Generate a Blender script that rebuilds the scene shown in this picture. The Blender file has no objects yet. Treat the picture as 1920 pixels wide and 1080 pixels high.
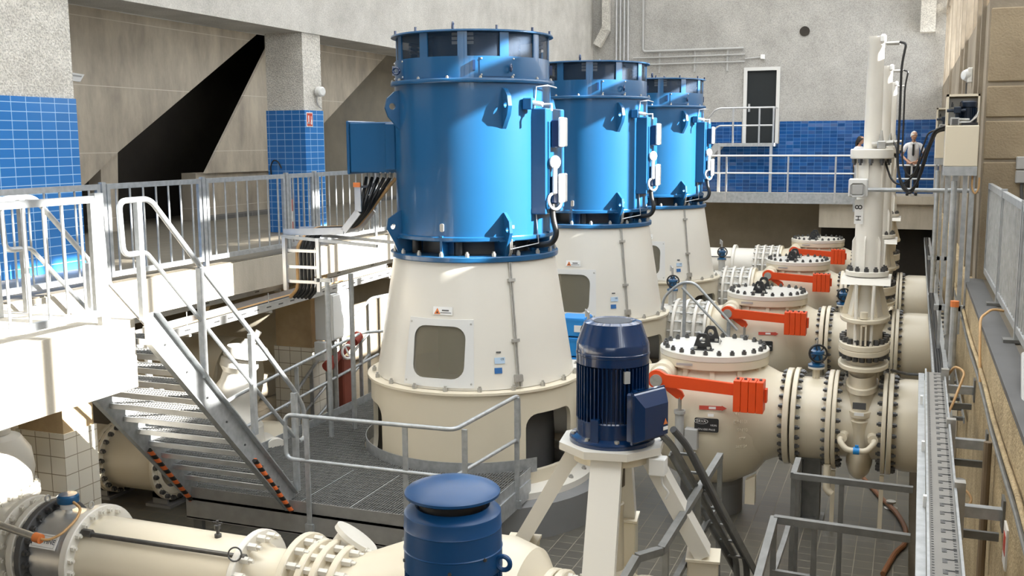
import bpy, math, random
from mathutils import Matrix, Vector
random.seed(7)
PI = math.pi
SC = bpy.context.scene
COL = SC.collection

# ------------------------------------------------------------------ mesh builder
class M:
    def __init__(s):
        s.v = []; s.f = []; s.T = Matrix()
    def add(s, vs, fs):
        n = len(s.v)
        for p in vs:
            s.v.append(tuple(s.T @ Vector(p)))
        for f in fs:
            s.f.append([n + i for i in f])
        return s
    def box(s, x0, x1, y0, y1, z0, z1):
        v = [(x0,y0,z0),(x1,y0,z0),(x1,y1,z0),(x0,y1,z0),(x0,y0,z1),(x1,y0,z1),(x1,y1,z1),(x0,y1,z1)]
        return s.add(v, [(3,2,1,0),(4,5,6,7),(0,1,5,4),(1,2,6,5),(2,3,7,6),(3,0,4,7)])
    def rbox(s, x0, x1, y0, y1, z0, z1, b=.01):
        # box with chamfered vertical and horizontal edges
        import itertools
        vs = []; idx = {}
        for cx, cy, cz in itertools.product((0,1),(0,1),(0,1)):
            X=(x0,x1)[cx]; Y=(y0,y1)[cy]; Z=(z0,z1)[cz]
            sx=b if cx==0 else -b; sy=b if cy==0 else -b; sz=b if cz==0 else -b
            for a,(px,py,pz) in enumerate(((X,Y+sy,Z+sz),(X+sx,Y,Z+sz),(X+sx,Y+sy,Z))):
                idx[(cx,cy,cz,a)] = len(vs); vs.append((px,py,pz))
        g = lambda *k: idx[k]
        F = []
        for c in (0,1):
            q=[g(c,0,0,0),g(c,1,0,0),g(c,1,1,0),g(c,0,1,0)]; F.append(q if c else q[::-1])
            q=[g(0,c,0,1),g(1,c,0,1),g(1,c,1,1),g(0,c,1,1)]; F.append(q[::-1] if c else q)
            q=[g(0,0,c,2),g(1,0,c,2),g(1,1,c,2),g(0,1,c,2)]; F.append(q if c else q[::-1])
        for i in (0,1):
            for j in (0,1):
                F.append([g(i,j,0,0),g(i,j,1,0),g(i,j,1,1),g(i,j,0,1)])
                F.append([g(i,0,j,0),g(i,1,j,0),g(i,1,j,2),g(i,0,j,2)])
                F.append([g(0,i,j,1),g(1,i,j,1),g(1,i,j,2),g(0,i,j,2)])
        for k in itertools.product((0,1),(0,1),(0,1)):
            F.append([g(*k,0),g(*k,1),g(*k,2)])
        return s.add(vs, F)
    def bar(s, p, q, w, h, up=(0,0,1)):
        p=Vector(p); q=Vector(q); d=(q-p)
        if d.length < 1e-6: return s
        d.normalize(); u=Vector(up)
        if abs(d.dot(u))>.99: u=Vector((0,1,0))
        a=d.cross(u).normalized(); b=a.cross(d)
        v=[]
        for e in (p,q):
            for i,j in ((-1,-1),(1,-1),(1,1),(-1,1)):
                v.append(e+a*(i*w/2)+b*(j*h/2))
        return s.add(v,[(3,2,1,0),(4,5,6,7),(0,1,5,4),(1,2,6,5),(2,3,7,6),(3,0,4,7)])
    def tube(s, pts, r, n=10, fillet=0, caps=True):
        P=[Vector(p) for p in pts]
        if fillet>0 and len(P)>2:
            Q=[P[0]]
            for i in range(1,len(P)-1):
                a=(P[i-1]-P[i]); b=(P[i+1]-P[i])
                f=min(fillet,a.length*.49,b.length*.49)
                A=P[i]+a.normalized()*f; B=P[i]+b.normalized()*f
                for t in (0,.17,.33,.5,.67,.83,1):
                    Q.append((1-t)**2*A+2*t*(1-t)*P[i]+t*t*B)
            Q.append(P[-1]); P=Q
        R=r if isinstance(r,(list,tuple)) else [r]*len(P)
        if len(R)!=len(P): R=[R[0]]*len(P)
        v=[];f=[]
        d0=(P[1]-P[0]).normalized()
        u=Vector((0,0,1)) if abs(d0.z)<.9 else Vector((1,0,0))
        a=d0.cross(u).normalized()
        for i,p in enumerate(P):
            d=(P[min(i+1,len(P)-1)]-P[max(i-1,0)]).normalized()
            a=(a-d*a.dot(d)).normalized(); b=d.cross(a)
            for k in range(n):
                t=2*PI*k/n
                v.append(p+(a*math.cos(t)+b*math.sin(t))*R[i])
        for i in range(len(P)-1):
            for k in range(n):
                k2=(k+1)%n
                f.append((i*n+k,i*n+k2,(i+1)*n+k2,(i+1)*n+k))
        if caps:
            f.append(tuple(range(n))[::-1]); f.append(tuple((len(P)-1)*n+k for k in range(n)))
        return s.add(v,f)
    def lathe(s, prof, n=32, a0=0., a1=2*PI, sx=1., sy=1., closed=False):
        # prof: [(r,z)] about local Z
        full = abs(a1-a0-2*PI)<1e-6
        m = n if full else n+1
        v=[];f=[]
        for k in range(m):
            t=a0+(a1-a0)*k/n; c,q=math.cos(t),math.sin(t)
            for r,z in prof: v.append((r*c*sx,r*q*sy,z))
        L=len(prof); E=L if closed else L-1
        for k in range(n):
            k2=(k+1)%m
            for i in range(E):
                j=(i+1)%L
                f.append((k*L+i,k2*L+i,k2*L+j,k*L+j))
        return s.add(v,f)
    def prism(s, poly, lo, hi, axis='x'):
        n=len(poly)
        def P(u,w,t):
            return {'x':(t,u,w),'y':(u,t,w),'z':(u,w,t)}[axis]
        v=[P(u,w,lo) for u,w in poly]+[P(u,w,hi) for u,w in poly]
        f=[tuple(range(n)),tuple(range(2*n-1,n-1,-1))]
        for i in range(n):
            j=(i+1)%n; f.append((i,n+i,n+j,j))
        return s.add(v,f)
    def at(s, loc=(0,0,0), axis=None, rz=0., ry=0., rx=0.):
        T=Matrix.Translation(Vector(loc))
        if axis is not None:
            T=T@Vector((0,0,1)).rotation_difference(Vector(axis)).to_matrix().to_4x4()
        T=T@Matrix.Rotation(rz,4,'Z')@Matrix.Rotation(ry,4,'Y')@Matrix.Rotation(rx,4,'X')
        s.T=T; return s
    def mesh(s, name, m, angle=32):
        me=bpy.data.meshes.new(name)
        me.from_pydata(s.v,[],s.f)
        me.materials.append(m)
        import bmesh
        b=bmesh.new(); b.from_mesh(me); bmesh.ops.recalc_face_normals(b,faces=b.faces); b.to_mesh(me); b.free()
        me.polygons.foreach_set('use_smooth',[True]*len(me.polygons))
        me.set_sharp_from_angle(angle=math.radians(angle))
        me.update()
        return me
    def obj(s, name, m, parent=None, angle=32, label=None):
        o=bpy.data.objects.new(name, s.mesh(name,m,angle)); COL.objects.link(o)
        if parent is not None: o.parent=parent; o.matrix_parent_inverse=parent_inv(parent)
        if label: o['label']=label
        return o

def wmat(o):
    m=Matrix.Translation(o.location)@o.rotation_euler.to_matrix().to_4x4()
    if o.parent is not None: m=wmat(o.parent)@o.matrix_parent_inverse@m
    return m
def parent_inv(p): return wmat(p).inverted()

def tag(o, label, cat, group=None, kind=None):
    o['label']=label; o['category']=cat
    if group: o['group']=group
    if kind: o['kind']=kind
    return o
def thing(name, label, cat, loc=(0,0,0), group=None):
    o=bpy.data.objects.new(name,None); COL.objects.link(o)
    o.empty_display_size=.2; o.location=loc
    return tag(o,label,cat,group)
def struct(name, m, mat, angle=32):
    o=m.obj(name,mat,None,angle); o['kind']='structure'; return o
def inst(src, parent, T=None, name=None):
    # a copy of a mesh object sharing its data, placed by a world offset
    c=src.copy(); COL.objects.link(c); c.parent=parent
    if parent is not None: c.matrix_parent_inverse=parent_inv(parent)
    if T is not None: c.location=T
    return c
def dup(root, off, label, skip=()):
    c=root.copy(); COL.objects.link(c); c.location=Vector(root.location)+Vector(off); c['label']=label
    def rec(src,dst):
        for ch in list(src.children):
            if any(ch.name.startswith(k) for k in skip): continue
            d=ch.copy(); COL.objects.link(d); inv=ch.matrix_parent_inverse.copy(); d.parent=dst; d.matrix_parent_inverse=inv
            rec(ch,d)
    rec(root,c)
    return c
def bolts(parent, name, loc, axis, R, count, size, mat, h=None, off=0., keep=None, both=None):
    # hexagon bolts round a circle, each an object of its own sharing one mesh
    h=h or size*.7
    m=M(); m.lathe([(0,0),(size*.55,0),(size*.55,h),(size*.32,h),(size*.32,h*1.5),(0,h*1.5)],6)
    me=m.mesh(name,mat,30)
    A=Vector(axis).normalized()
    rot=Vector((0,0,1)).rotation_difference(A)
    u=rot@Vector((1,0,0)); w=rot@Vector((0,1,0)); out=[]
    for sgn,shift in (((1,0),) if both is None else ((1,0),(-1,-both))):
        for k in range(count):
            t=off+2*PI*k/count
            p=Vector(loc)+A*shift+(u*math.cos(t)+w*math.sin(t))*R
            if keep and not keep(p): continue
            o=bpy.data.objects.new(name,me); COL.objects.link(o)
            o.parent=parent; o.matrix_parent_inverse=parent_inv(parent)
            o.location=p
            r=rot if sgn>0 else Vector((0,0,1)).rotation_difference(-A)
            o.rotation_euler=r.to_euler()
            out.append(o)
    return out
def cut(o, cutter):
    # boolean difference, applied at once
    c=bpy.data.objects.new('cutter',cutter.mesh('cutter',o.data.materials[0])); COL.objects.link(c)
    md=o.modifiers.new('b','BOOLEAN'); md.object=c; md.operation='DIFFERENCE'; md.solver='EXACT'
    bpy.context.view_layer.update()
    dg=bpy.context.evaluated_depsgraph_get()
    me=bpy.data.meshes.new_from_object(o.evaluated_get(dg))
    o.modifiers.clear(); o.data=me
    me.polygons.foreach_set('use_smooth',[True]*len(me.polygons))
    me.set_sharp_from_angle(angle=math.radians(30))
    bpy.data.objects.remove(c)
def flange(m, r, x0, x1, ri=0.):
    # flat ring about local z
    m.lathe([(ri,x0),(r-.008,x0),(r,x0+.008),(r,x1-.008),(r-.008,x1),(ri,x1)],40)
    return m
def text(s, name, size, mat, loc, rot, parent, extrude=.002):
    c=bpy.data.curves.new(name,'FONT'); c.body=s; c.size=size; c.extrude=extrude
    c.align_x='CENTER'; c.align_y='CENTER'
    t=bpy.data.objects.new(name,c); COL.objects.link(t)
    bpy.context.view_layer.update()
    me=bpy.data.meshes.new_from_object(t.evaluated_get(bpy.context.evaluated_depsgraph_get()))
    bpy.data.objects.remove(t)
    me.materials.clear(); me.materials.append(mat)
    o=bpy.data.objects.new(name,me); COL.objects.link(o)
    R=rot.to_matrix().to_4x4() if hasattr(rot,"to_matrix") else rot.to_4x4()
    T=Matrix.Translation(Vector(loc))@R
    if parent is not None:
        o.parent=parent; o.matrix_parent_inverse=parent_inv(parent)
    o.location=T.to_translation(); o.rotation_euler=T.to_euler()
    return o
def facing(n, up=(0,0,1)):
    # rotation whose local z is n and local y is up
    n=Vector(n).normalized(); u=Vector(up); x=u.cross(n).normalized(); y=n.cross(x)
    return Matrix((x,y,n)).transposed().to_4x4()

# ------------------------------------------------------------------ materials
def _new(name):
    m=bpy.data.materials.new(name); m.use_nodes=True
    nt=m.node_tree; b=nt.nodes['Principled BSDF']
    return m,nt,b
def srgb(h):
    h=h.lstrip('#'); c=[int(h[i:i+2],16)/255 for i in (0,2,4)]
    return tuple((x/12.92 if x<=.04045 else ((x+.055)/1.055)**2.4) for x in c)+(1,)
def N(nt,t,**k):
    n=nt.nodes.new(t)
    for a,v in k.items():
        if a in n.inputs: n.inputs[a].default_value=v
        else: setattr(n,a,v)
    return n
def paint(name, col, rough=.35, metal=0., var=.06, scale=3., bump=0., spec=.5, coat=0.):
    m,nt,b=_new(name)
    c=srgb(col) if isinstance(col,str) else tuple(col)+(1,)
    g=N(nt,'ShaderNodeNewGeometry'); no=N(nt,'ShaderNodeTexNoise'); no.inputs['Scale'].default_value=scale; no.inputs['Detail'].default_value=5
    nt.links.new(g.outputs['Position'],no.inputs['Vector'])
    mx=N(nt,'ShaderNodeMix',data_type='RGBA')
    lo=tuple(x*(1-var*2) for x in c[:3])+(1,); hi=tuple(min(1,x*(1+var)) for x in c[:3])+(1,)
    mx.inputs[6].default_value=lo; mx.inputs[7].default_value=hi
    nt.links.new(no.outputs['Fac'],mx.inputs[0]); nt.links.new(mx.outputs[2],b.inputs['Base Color'])
    b.inputs['Roughness'].default_value=rough; b.inputs['Metallic'].default_value=metal
    b.inputs['Specular IOR Level'].default_value=spec; b.inputs['Coat Weight'].default_value=coat
    if bump:
        bp=N(nt,'ShaderNodeBump'); bp.inputs['Strength'].default_value=bump; bp.inputs['Distance'].default_value=.01
        n2=N(nt,'ShaderNodeTexNoise'); n2.inputs['Scale'].default_value=scale*12; n2.inputs['Detail'].default_value=3
        nt.links.new(g.outputs['Position'],n2.inputs['Vector'])
        nt.links.new(n2.outputs['Fac'],bp.inputs['Height']); nt.links.new(bp.outputs['Normal'],b.inputs['Normal'])
    return m
def concrete(name, c1, c2, speck=None, bump=.3, sc=1.2, streak=(1,1,1), board=None):
    m,nt,b=_new(name)
    g=N(nt,'ShaderNodeNewGeometry')
    mp=N(nt,'ShaderNodeMapping'); mp.inputs['Scale'].default_value=streak
    nt.links.new(g.outputs['Position'],mp.inputs['Vector'])
    no=N(nt,'ShaderNodeTexNoise'); no.inputs['Scale'].default_value=sc; no.inputs['Detail'].default_value=9; no.inputs['Roughness'].default_value=.62
    nt.links.new(mp.outputs[0],no.inputs['Vector'])
    rp=N(nt,'ShaderNodeValToRGB'); rp.color_ramp.elements[0].position=.32; rp.color_ramp.elements[1].position=.7
    rp.color_ramp.elements[0].color=srgb(c1); rp.color_ramp.elements[1].color=srgb(c2)
    nt.links.new(no.outputs['Fac'],rp.inputs[0]); out=rp.outputs[0]
    fine=N(nt,'ShaderNodeTexNoise'); fine.inputs['Scale'].default_value=45; fine.inputs['Detail'].default_value=2
    nt.links.new(g.outputs['Position'],fine.inputs['Vector'])
    if speck:
        mx=N(nt,'ShaderNodeMix',data_type='RGBA',blend_type='MULTIPLY'); mx.inputs[0].default_value=speck
        r2=N(nt,'ShaderNodeValToRGB'); r2.color_ramp.elements[0].position=.35; r2.color_ramp.elements[1].position=.6
        r2.color_ramp.elements[0].color=(.25,.25,.25,1)
        nt.links.new(fine.outputs['Fac'],r2.inputs[0]); nt.links.new(out,mx.inputs[6]); nt.links.new(r2.outputs[0],mx.inputs[7]); out=mx.outputs[2]
    if board:
        sx=N(nt,'ShaderNodeSeparateXYZ'); nt.links.new(g.outputs['Position'],sx.inputs[0])
        mt=N(nt,'ShaderNodeMath',operation='FRACT'); dv=N(nt,'ShaderNodeMath',operation='DIVIDE'); dv.inputs[1].default_value=board[1]
        nt.links.new(sx.outputs[board[0]],dv.inputs[0]); nt.links.new(dv.outputs[0],mt.inputs[0])
        lt=N(nt,'ShaderNodeMath',operation='LESS_THAN'); lt.inputs[1].default_value=board[2]
        nt.links.new(mt.outputs[0],lt.inputs[0])
        mx=N(nt,'ShaderNodeMix',data_type='RGBA'); nt.links.new(lt.outputs[0],mx.inputs[0]); nt.links.new(out,mx.inputs[6]); mx.inputs[7].default_value=srgb(board[3]); out=mx.outputs[2]
    nt.links.new(out,b.inputs['Base Color']); b.inputs['Roughness'].default_value=.88
    bp=N(nt,'ShaderNodeBump'); bp.inputs['Strength'].default_value=bump; bp.inputs['Distance'].default_value=.02
    nt.links.new(fine.outputs['Fac'],bp.inputs['Height']); nt.links.new(bp.outputs['Normal'],b.inputs['Normal'])
    return m
def tiles(name, axes, w, h, c1, c2, mortar, ms=.006, rough=.18, off=(0,0), wave=0.):
    m,nt,b=_new(name)
    g=N(nt,'ShaderNodeNewGeometry'); sx=N(nt,'ShaderNodeSeparateXYZ'); nt.links.new(g.outputs['Position'],sx.inputs[0])
    cb=N(nt,'ShaderNodeCombineXYZ')
    for i,a in enumerate(axes):
        ad=N(nt,'ShaderNodeMath',operation='ADD'); ad.inputs[1].default_value=off[i]+50*(w,h)[i]
        nt.links.new(sx.outputs[a],ad.inputs[0]); nt.links.new(ad.outputs[0],cb.inputs[i])
    br=N(nt,'ShaderNodeTexBrick',offset=0.,squash=1.)
    br.inputs['Scale'].default_value=1.; br.inputs['Brick Width'].default_value=w; br.inputs['Row Height'].default_value=h
    br.inputs['Mortar Size'].default_value=ms; br.inputs['Mortar Smooth'].default_value=.1; br.inputs['Bias'].default_value=0.
    br.inputs['Color1'].default_value=srgb(c1); br.inputs['Color2'].default_value=srgb(c2); br.inputs['Mortar'].default_value=srgb(mortar)
    nt.links.new(cb.outputs[0],br.inputs['Vector']); nt.links.new(br.outputs['Color'],b.inputs['Base Color'])
    mr=N(nt,'ShaderNodeMapRange'); mr.inputs['To Min'].default_value=rough; mr.inputs['To Max'].default_value=.8
    nt.links.new(br.outputs['Fac'],mr.inputs['Value']); nt.links.new(mr.outputs[0],b.inputs['Roughness'])
    bp=N(nt,'ShaderNodeBump',invert=True); bp.inputs['Strength'].default_value=.5; bp.inputs['Distance'].default_value=.004
    nt.links.new(br.outputs['Fac'],bp.inputs['Height'])
    if wave:
        # each glazed tile is set at its own slight tilt
        vo=N(nt,'ShaderNodeVectorMath',operation='DIVIDE'); vo.inputs[1].default_value=(w,h,1); nt.links.new(cb.outputs[0],vo.inputs[0])
        fl=N(nt,'ShaderNodeVectorMath',operation='FLOOR'); nt.links.new(vo.outputs[0],fl.inputs[0])
        wn=N(nt,'ShaderNodeTexWhiteNoise',noise_dimensions='3D'); nt.links.new(fl.outputs[0],wn.inputs['Vector'])
        sb=N(nt,'ShaderNodeVectorMath',operation='SUBTRACT'); sb.inputs[1].default_value=(.5,.5,.5); nt.links.new(wn.outputs['Color'],sb.inputs[0])
        sl=N(nt,'ShaderNodeVectorMath',operation='SCALE'); sl.inputs['Scale'].default_value=wave; nt.links.new(sb.outputs[0],sl.inputs[0])
        av=N(nt,'ShaderNodeVectorMath',operation='ADD'); nt.links.new(bp.outputs[0],av.inputs[0]); nt.links.new(sl.outputs[0],av.inputs[1])
        nz=N(nt,'ShaderNodeVectorMath',operation='NORMALIZE'); nt.links.new(av.outputs[0],nz.inputs[0]); nt.links.new(nz.outputs[0],b.inputs['Normal'])
    else: nt.links.new(bp.outputs[0],b.inputs['Normal'])
    return m
def mesh_screen(name, col, alpha=.6, rough=.5):
    m,nt,b=_new(name)
    b.inputs['Base Color'].default_value=srgb(col); b.inputs['Roughness'].default_value=rough; b.inputs['Metallic'].default_value=.3
    b.inputs['Alpha'].default_value=alpha
    return m
def stripes(name, c1, c2, axis, period, duty=.5):
    m,nt,b=_new(name)
    tc=N(nt,'ShaderNodeTexCoord'); sx=N(nt,'ShaderNodeSeparateXYZ'); nt.links.new(tc.outputs['Object'],sx.inputs[0])
    dv=N(nt,'ShaderNodeMath',operation='DIVIDE'); dv.inputs[1].default_value=period; nt.links.new(sx.outputs[axis],dv.inputs[0])
    fr=N(nt,'ShaderNodeMath',operation='FRACT'); nt.links.new(dv.outputs[0],fr.inputs[0])
    lt=N(nt,'ShaderNodeMath',operation='LESS_THAN'); lt.inputs[1].default_value=duty; nt.links.new(fr.outputs[0],lt.inputs[0])
    mx=N(nt,'ShaderNodeMix',data_type='RGBA'); nt.links.new(lt.outputs[0],mx.inputs[0]); mx.inputs[6].default_value=srgb(c1); mx.inputs[7].default_value=srgb(c2)
    nt.links.new(mx.outputs[2],b.inputs['Base Color']); b.inputs['Roughness'].default_value=.5
    return m

BLUE=paint('blue_gloss_paint',(.010,.088,.215),.28,var=.04,scale=1.5,coat=.3)
NAVY=paint('navy_gloss_paint',(.003,.025,.09),.22,var=.05,coat=.5)
DISHB=paint('mid_blue_paint',(.006,.066,.20),.34,var=.04)
CREAM=paint('cream_paint',(.70,.63,.49),.3,var=.04,scale=1.2,bump=.03)
CREAMW=paint('cream_white_paint',(.70,.67,.60),.3,var=.03,scale=1.2)
WHITEP=paint('white_tube_paint',(.80,.77,.70),.3,var=.03)
GALV=paint('galvanized_steel',(.50,.52,.53),.42,metal=.55,var=.22,scale=14,bump=.02)
GALVD=paint('dull_galvanized_steel',(.22,.22,.21),.55,metal=.4,var=.2,scale=10)
ALU=paint('bare_aluminium',(.62,.63,.64),.33,metal=.7,var=.1,scale=8)
STEEL=paint('dark_bolt_steel',(.13,.13,.13),.4,metal=.7,var=.2,scale=20)
ZINC=paint('zinc_plated_steel',(.5,.49,.46),.38,metal=.6,var=.15,scale=20)
ORANGE=paint('orange_paint',(.80,.075,.008),.42,var=.06)
RED=paint('red_paint',(.55,.06,.03),.45,var=.1)
BLACK=paint('black_rubber',(.012,.012,.012),.45,var=.1)
BLACKP=paint('black_paint',(.02,.02,.022),.4,var=.1)
GREYP=paint('grey_plastic',(.42,.42,.41),.5,var=.04)
LGREY=paint('light_grey_paint',(.66,.66,.64),.4,var=.03)
WHITE=paint('white_plastic',(.82,.82,.80),.4,var=.02)
DARKG=paint('dark_grey_paint',(.10,.10,.10),.6,var=.15)
PLINTH=paint('grey_plinth_paint',(.20,.20,.20),.6,var=.08)
BROWN=paint('brown_hose',(.20,.08,.03),.5,var=.1)
TAN=paint('tan_cable',(.55,.33,.14),.5,var=.1)
COPPER=paint('orange_cap',(.75,.22,.06),.5,var=.1)
GLASSY=paint('clear_lens',(.75,.77,.78),.1,var=.02)
SKYCAP=paint('bright_blue_plastic',(.02,.28,.72),.35,var=.03)
CONC=concrete('plain_concrete','#7d7364','#a79c8b',bump=.15,sc=.9)
CONCBEAM=concrete('beam_concrete','#b3b0a9','#cecbc4',speck=.25,bump=.25,sc=1.5)
CONCSLANT=concrete('board_marked_concrete','#a2988a','#cbc0ac',bump=.12,sc=1.1,streak=(1,2.2,.8),board=('Z',1.15,.012,'#d3ccbe'))
CONCDK=concrete('shadowed_recess_concrete','#7d776c','#99907f',bump=.1,sc=.7)  # recess shade put into a darker concrete colour
CONCVOID=concrete('sooty_concrete','#2b2723','#3b362f',bump=.1,sc=.8)  # near-black tone stands in for the shade in unlit voids
CONCTAN=concrete('tan_concrete','#a88f6c','#cdb690',bump=.15,sc=1.2)
CONCGAL=concrete('slab_concrete','#a79f90','#cdc5b5',bump=.15,sc=1.5,streak=(1,1,.25))
PEBBLE=concrete('pebbledash_concrete','#cbc7be','#e2ded5',speck=.45,bump=.9,sc=3)
FARC=concrete('far_wall_concrete','#9f9d98','#bdbbb6',speck=.35,bump=.3,sc=.8)
LOWC=concrete('underside_concrete','#7d7362','#948a78',bump=.15,sc=1)
PIERC=concrete('blockwork_concrete','#857660','#a8997f',bump=.3,sc=.9,board=None)
ROUGHC=concrete('rough_kerb_concrete','#a08d6c','#cbb791',speck=.35,bump=.8,sc=2.5)
BT='#3f83cf'
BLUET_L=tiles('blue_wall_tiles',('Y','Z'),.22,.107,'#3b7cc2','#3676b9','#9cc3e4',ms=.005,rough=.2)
BLUET_C=tiles('blue_tiles_shade_side',('X','Z'),.155,.107,'#2f6cae','#2a64a5','#7fa5cc',ms=.005,rough=.2)  # darker copy for the end faces, their shade put into the colour
BLUET_F=tiles('blue_far_tiles',('X','Z'),.21,.105,'#1e5293','#174279','#4373a8',ms=.006,rough=.12,wave=.10)
WHITET_Y=tiles('white_wall_tiles',('Y','Z'),.2,.2,'#efe9da','#e9e2d2','#a89c85',ms=.005,rough=.2)
WHITET_X=tiles('white_pier_tiles',('X','Z'),.2,.2,'#efe9da','#e9e2d2','#9a8d74',ms=.005,rough=.2)
FLOORT=tiles('grey_floor_tiles',('X','Y'),.21,.21,'#5b584f','#524f48','#807a6c',ms=.005,rough=.4)
GALT=tiles('gallery_floor_tiles',('X','Y'),.3,.3,'#6d6659','#655f53','#857d6e',ms=.006,rough=.45)
SKIRT=tiles('grey_skirting_tiles',('Y','Z'),.3,.3,'#6c6a66','#62605c','#88857f',ms=.008,rough=.5)
LOUVRE=mesh_screen('blue_louvre_mesh','#1b3147',.66)
SCREEN=mesh_screen('perforated_guard_mesh','#8d8775',.42)
HAZ=stripes('orange_black_hazard','#e8743a','#17130f','Z',.11,.5)
RULE=LGREY
# ------------------------------------------------------------------ camera and light
F_PX=1950.
cam=bpy.data.cameras.new('camera'); co=bpy.data.objects.new('camera',cam); COL.objects.link(co)
cam.sensor_width=36; cam.lens=F_PX/1920*36; cam.clip_start=.1; cam.clip_end=300
right=Vector((.9340,.3572,-.0059)); 
def cam_basis():
    vp=(1712.,262.); roll=.006
    yd=Vector((vp[0]-960,540-vp[1],F_PX)).normalized()
    t=F_PX*F_PX/((540-vp[1])-roll*(vp[0]-960))
    up=-Vector((roll*t,-t,F_PX)).normalized()
    xd=yd.cross(up)
    if xd.x<0: xd=-xd
    return xd,yd,up
xd,yd,ud=cam_basis()
# columns of the camera matrix in world axes: right, up, back
R3=Matrix(((xd.x,xd.y,-xd.z),(yd.x,yd.y,-yd.z),(ud.x,ud.y,-ud.z)))
co.matrix_world=Matrix.Translation((0,0,4.75))@R3.to_4x4()
SC.camera=co
SC.view_settings.view_transform='Standard'; SC.view_settings.look='None'
SC.view_settings.gamma=1; SC.view_settings.use_curve_mapping=False
SC.view_settings.exposure=-0.02
SC.cycles.use_denoising=True
SC.cycles.max_bounces=8; SC.cycles.diffuse_bounces=5; SC.cycles.transparent_max_bounces=8
SC.cycles.sample_clamp_indirect=6
w=bpy.data.worlds.new('sky'); SC.world=w; w.use_nodes=True
bg=w.node_tree.nodes['Background']
bg.inputs['Color'].default_value=(.92,.96,1.,1)
# hazy sky, brighter on the side where the sun stands
_nt=w.node_tree; _tc=_nt.nodes.new('ShaderNodeTexCoord'); _dp=_nt.nodes.new('ShaderNodeVectorMath'); _dp.operation='DOT_PRODUCT'; _dp.inputs[1].default_value=(.92,.0,.39)
_mr=_nt.nodes.new('ShaderNodeMapRange'); _mr.inputs['From Min'].default_value=-.3; _mr.inputs['From Max'].default_value=1.; _mr.inputs['To Min'].default_value=1.7; _mr.inputs['To Max'].default_value=8.5
_nt.links.new(_tc.outputs['Generated'],_dp.inputs[0]); _nt.links.new(_dp.outputs['Value'],_mr.inputs['Value']); _nt.links.new(_mr.outputs[0],bg.inputs['Strength'])
sun=bpy.data.lights.new('sun','SUN'); so=bpy.data.objects.new('sun',sun); COL.objects.link(so)
sun.energy=36; sun.angle=math.radians(.6); sun.color=(1.,.97,.92)
az=math.radians(94); el=math.radians(27.2)
sd=Vector((math.sin(az)*math.cos(el),-math.cos(az)*math.cos(el),math.sin(el)))
so.rotation_euler=sd.to_track_quat('Z','Y').to_euler()

# ------------------------------------------------------------------ room shell
P=5.25
m=M(); m.box(-16,.16,-7,34,-.4,0); struct('floor',m,FLOORT)
m=M(); m.box(.16,.62,-7,34,-1.2,-.9); struct('floor_trench',m,LOWC)
m=M(); m.box(.10,.16,-7,34,-1.2,-.4); struct('trim_3',m,LOWC)
# right lower wall and ledge
m=M(); m.box(.62,4.2,-7,33,-1.2,3.15); struct('wall_right_base',m,ROUGHC)
m=M(); m.box(.615,.80,-7,12.78,3.15,3.19); struct('trim_2',m,DARKG)
m=M(); m.box(.80,4.2,-7,12.78,3.15,3.18); struct('gallery_floor_right',m,GALT)
# right upper wall: pier wall, long window band shaped to cast the sun pattern
def window_wall(name, x0,x1,y0,y1,sill,lintel,bar0,bar1,ztop,zb,step,fin,mat):
    m=M()
    m.box(x0,x1,y0,y1,zb,sill); m.box(x0,x1,y0,y1,lintel,bar0); m.box(x0,x1,y0,y1,bar1,ztop)
    y=y0
    while y<y1:
        m.box(x0,x1,y,min(y+fin,y1),sill,lintel); m.box(x0,x1,y,min(y+fin,y1),bar0,bar1); y+=step
    struct(name,m,mat)
window_wall('wall_right', .72,1.17,12.78,32.6,6.25,8.21,8.47,8.89,11.6,3.15,1.75,.14,CONC)
m=M()
for a,b in ((3.15,4.50),(4.53,4.95),(4.99,5.33),(5.375,6.17)): m.rbox(.74,4.2,12.76,13.3,a,b,.012)
m.box(.78,4.2,12.80,13.3,3.15,6.17); m.box(1.17,4.2,12.78,13.3,9.8,11.6); struct('wall_right_pier',m,PIERC)
m=M()
for y in (13.3,14.3,17.6,19.2,24.6):
    m.box(.675,.72,y,y+.14,3.15,11.0)
struct('trim_4',m,CONC)
window_wall('wall_right_near', 3.6,4.05,-7,11.4,7.35,9.71,9.97,10.39,11.6,3.15,1.75,.14,CONC)
window_wall('wall_right_near_end', 3.6,4.05,11.4,13.4,7.67,9.71,9.97,10.39,11.6,3.15,1.75,.14,CONC)
m=M()
m.box(-16,4.2,-7.3,-7,-1.2,3.0); m.box(-16,4.2,-7.3,-7,9.5,11.6)
m.box(-16,-4.5,-7.3,-7,3.0,9.5); m.box(-4.5,4.2,-7.3,-7,3.0,6.4)
for k in range(3): m.box(-4.5+k*2.9,-4.1+k*2.9,-7.3,-7,6.4,9.5)
struct('wall_near',m,CONC)  # unseen wall, openings shaped for fill light from behind the camera
# unseen roof: deep joists added to stop direct sun, gaps let sky light in
m=M()
x=-9.6
while x<3.6:
    m.box(x,x+.16,-7,32.6,10.6,11.5); x+=1.25
for k in range(9): m.box(-10.4,3.6,-6.9+k*P,-6.5+k*P,10.7,11.6)
m.box(-10.4,4.2,-7.3,4.0,11.6,11.9)  # closed part added to cut the sky light near the camera
struct('ceiling',m,CONCBEAM)
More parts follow.
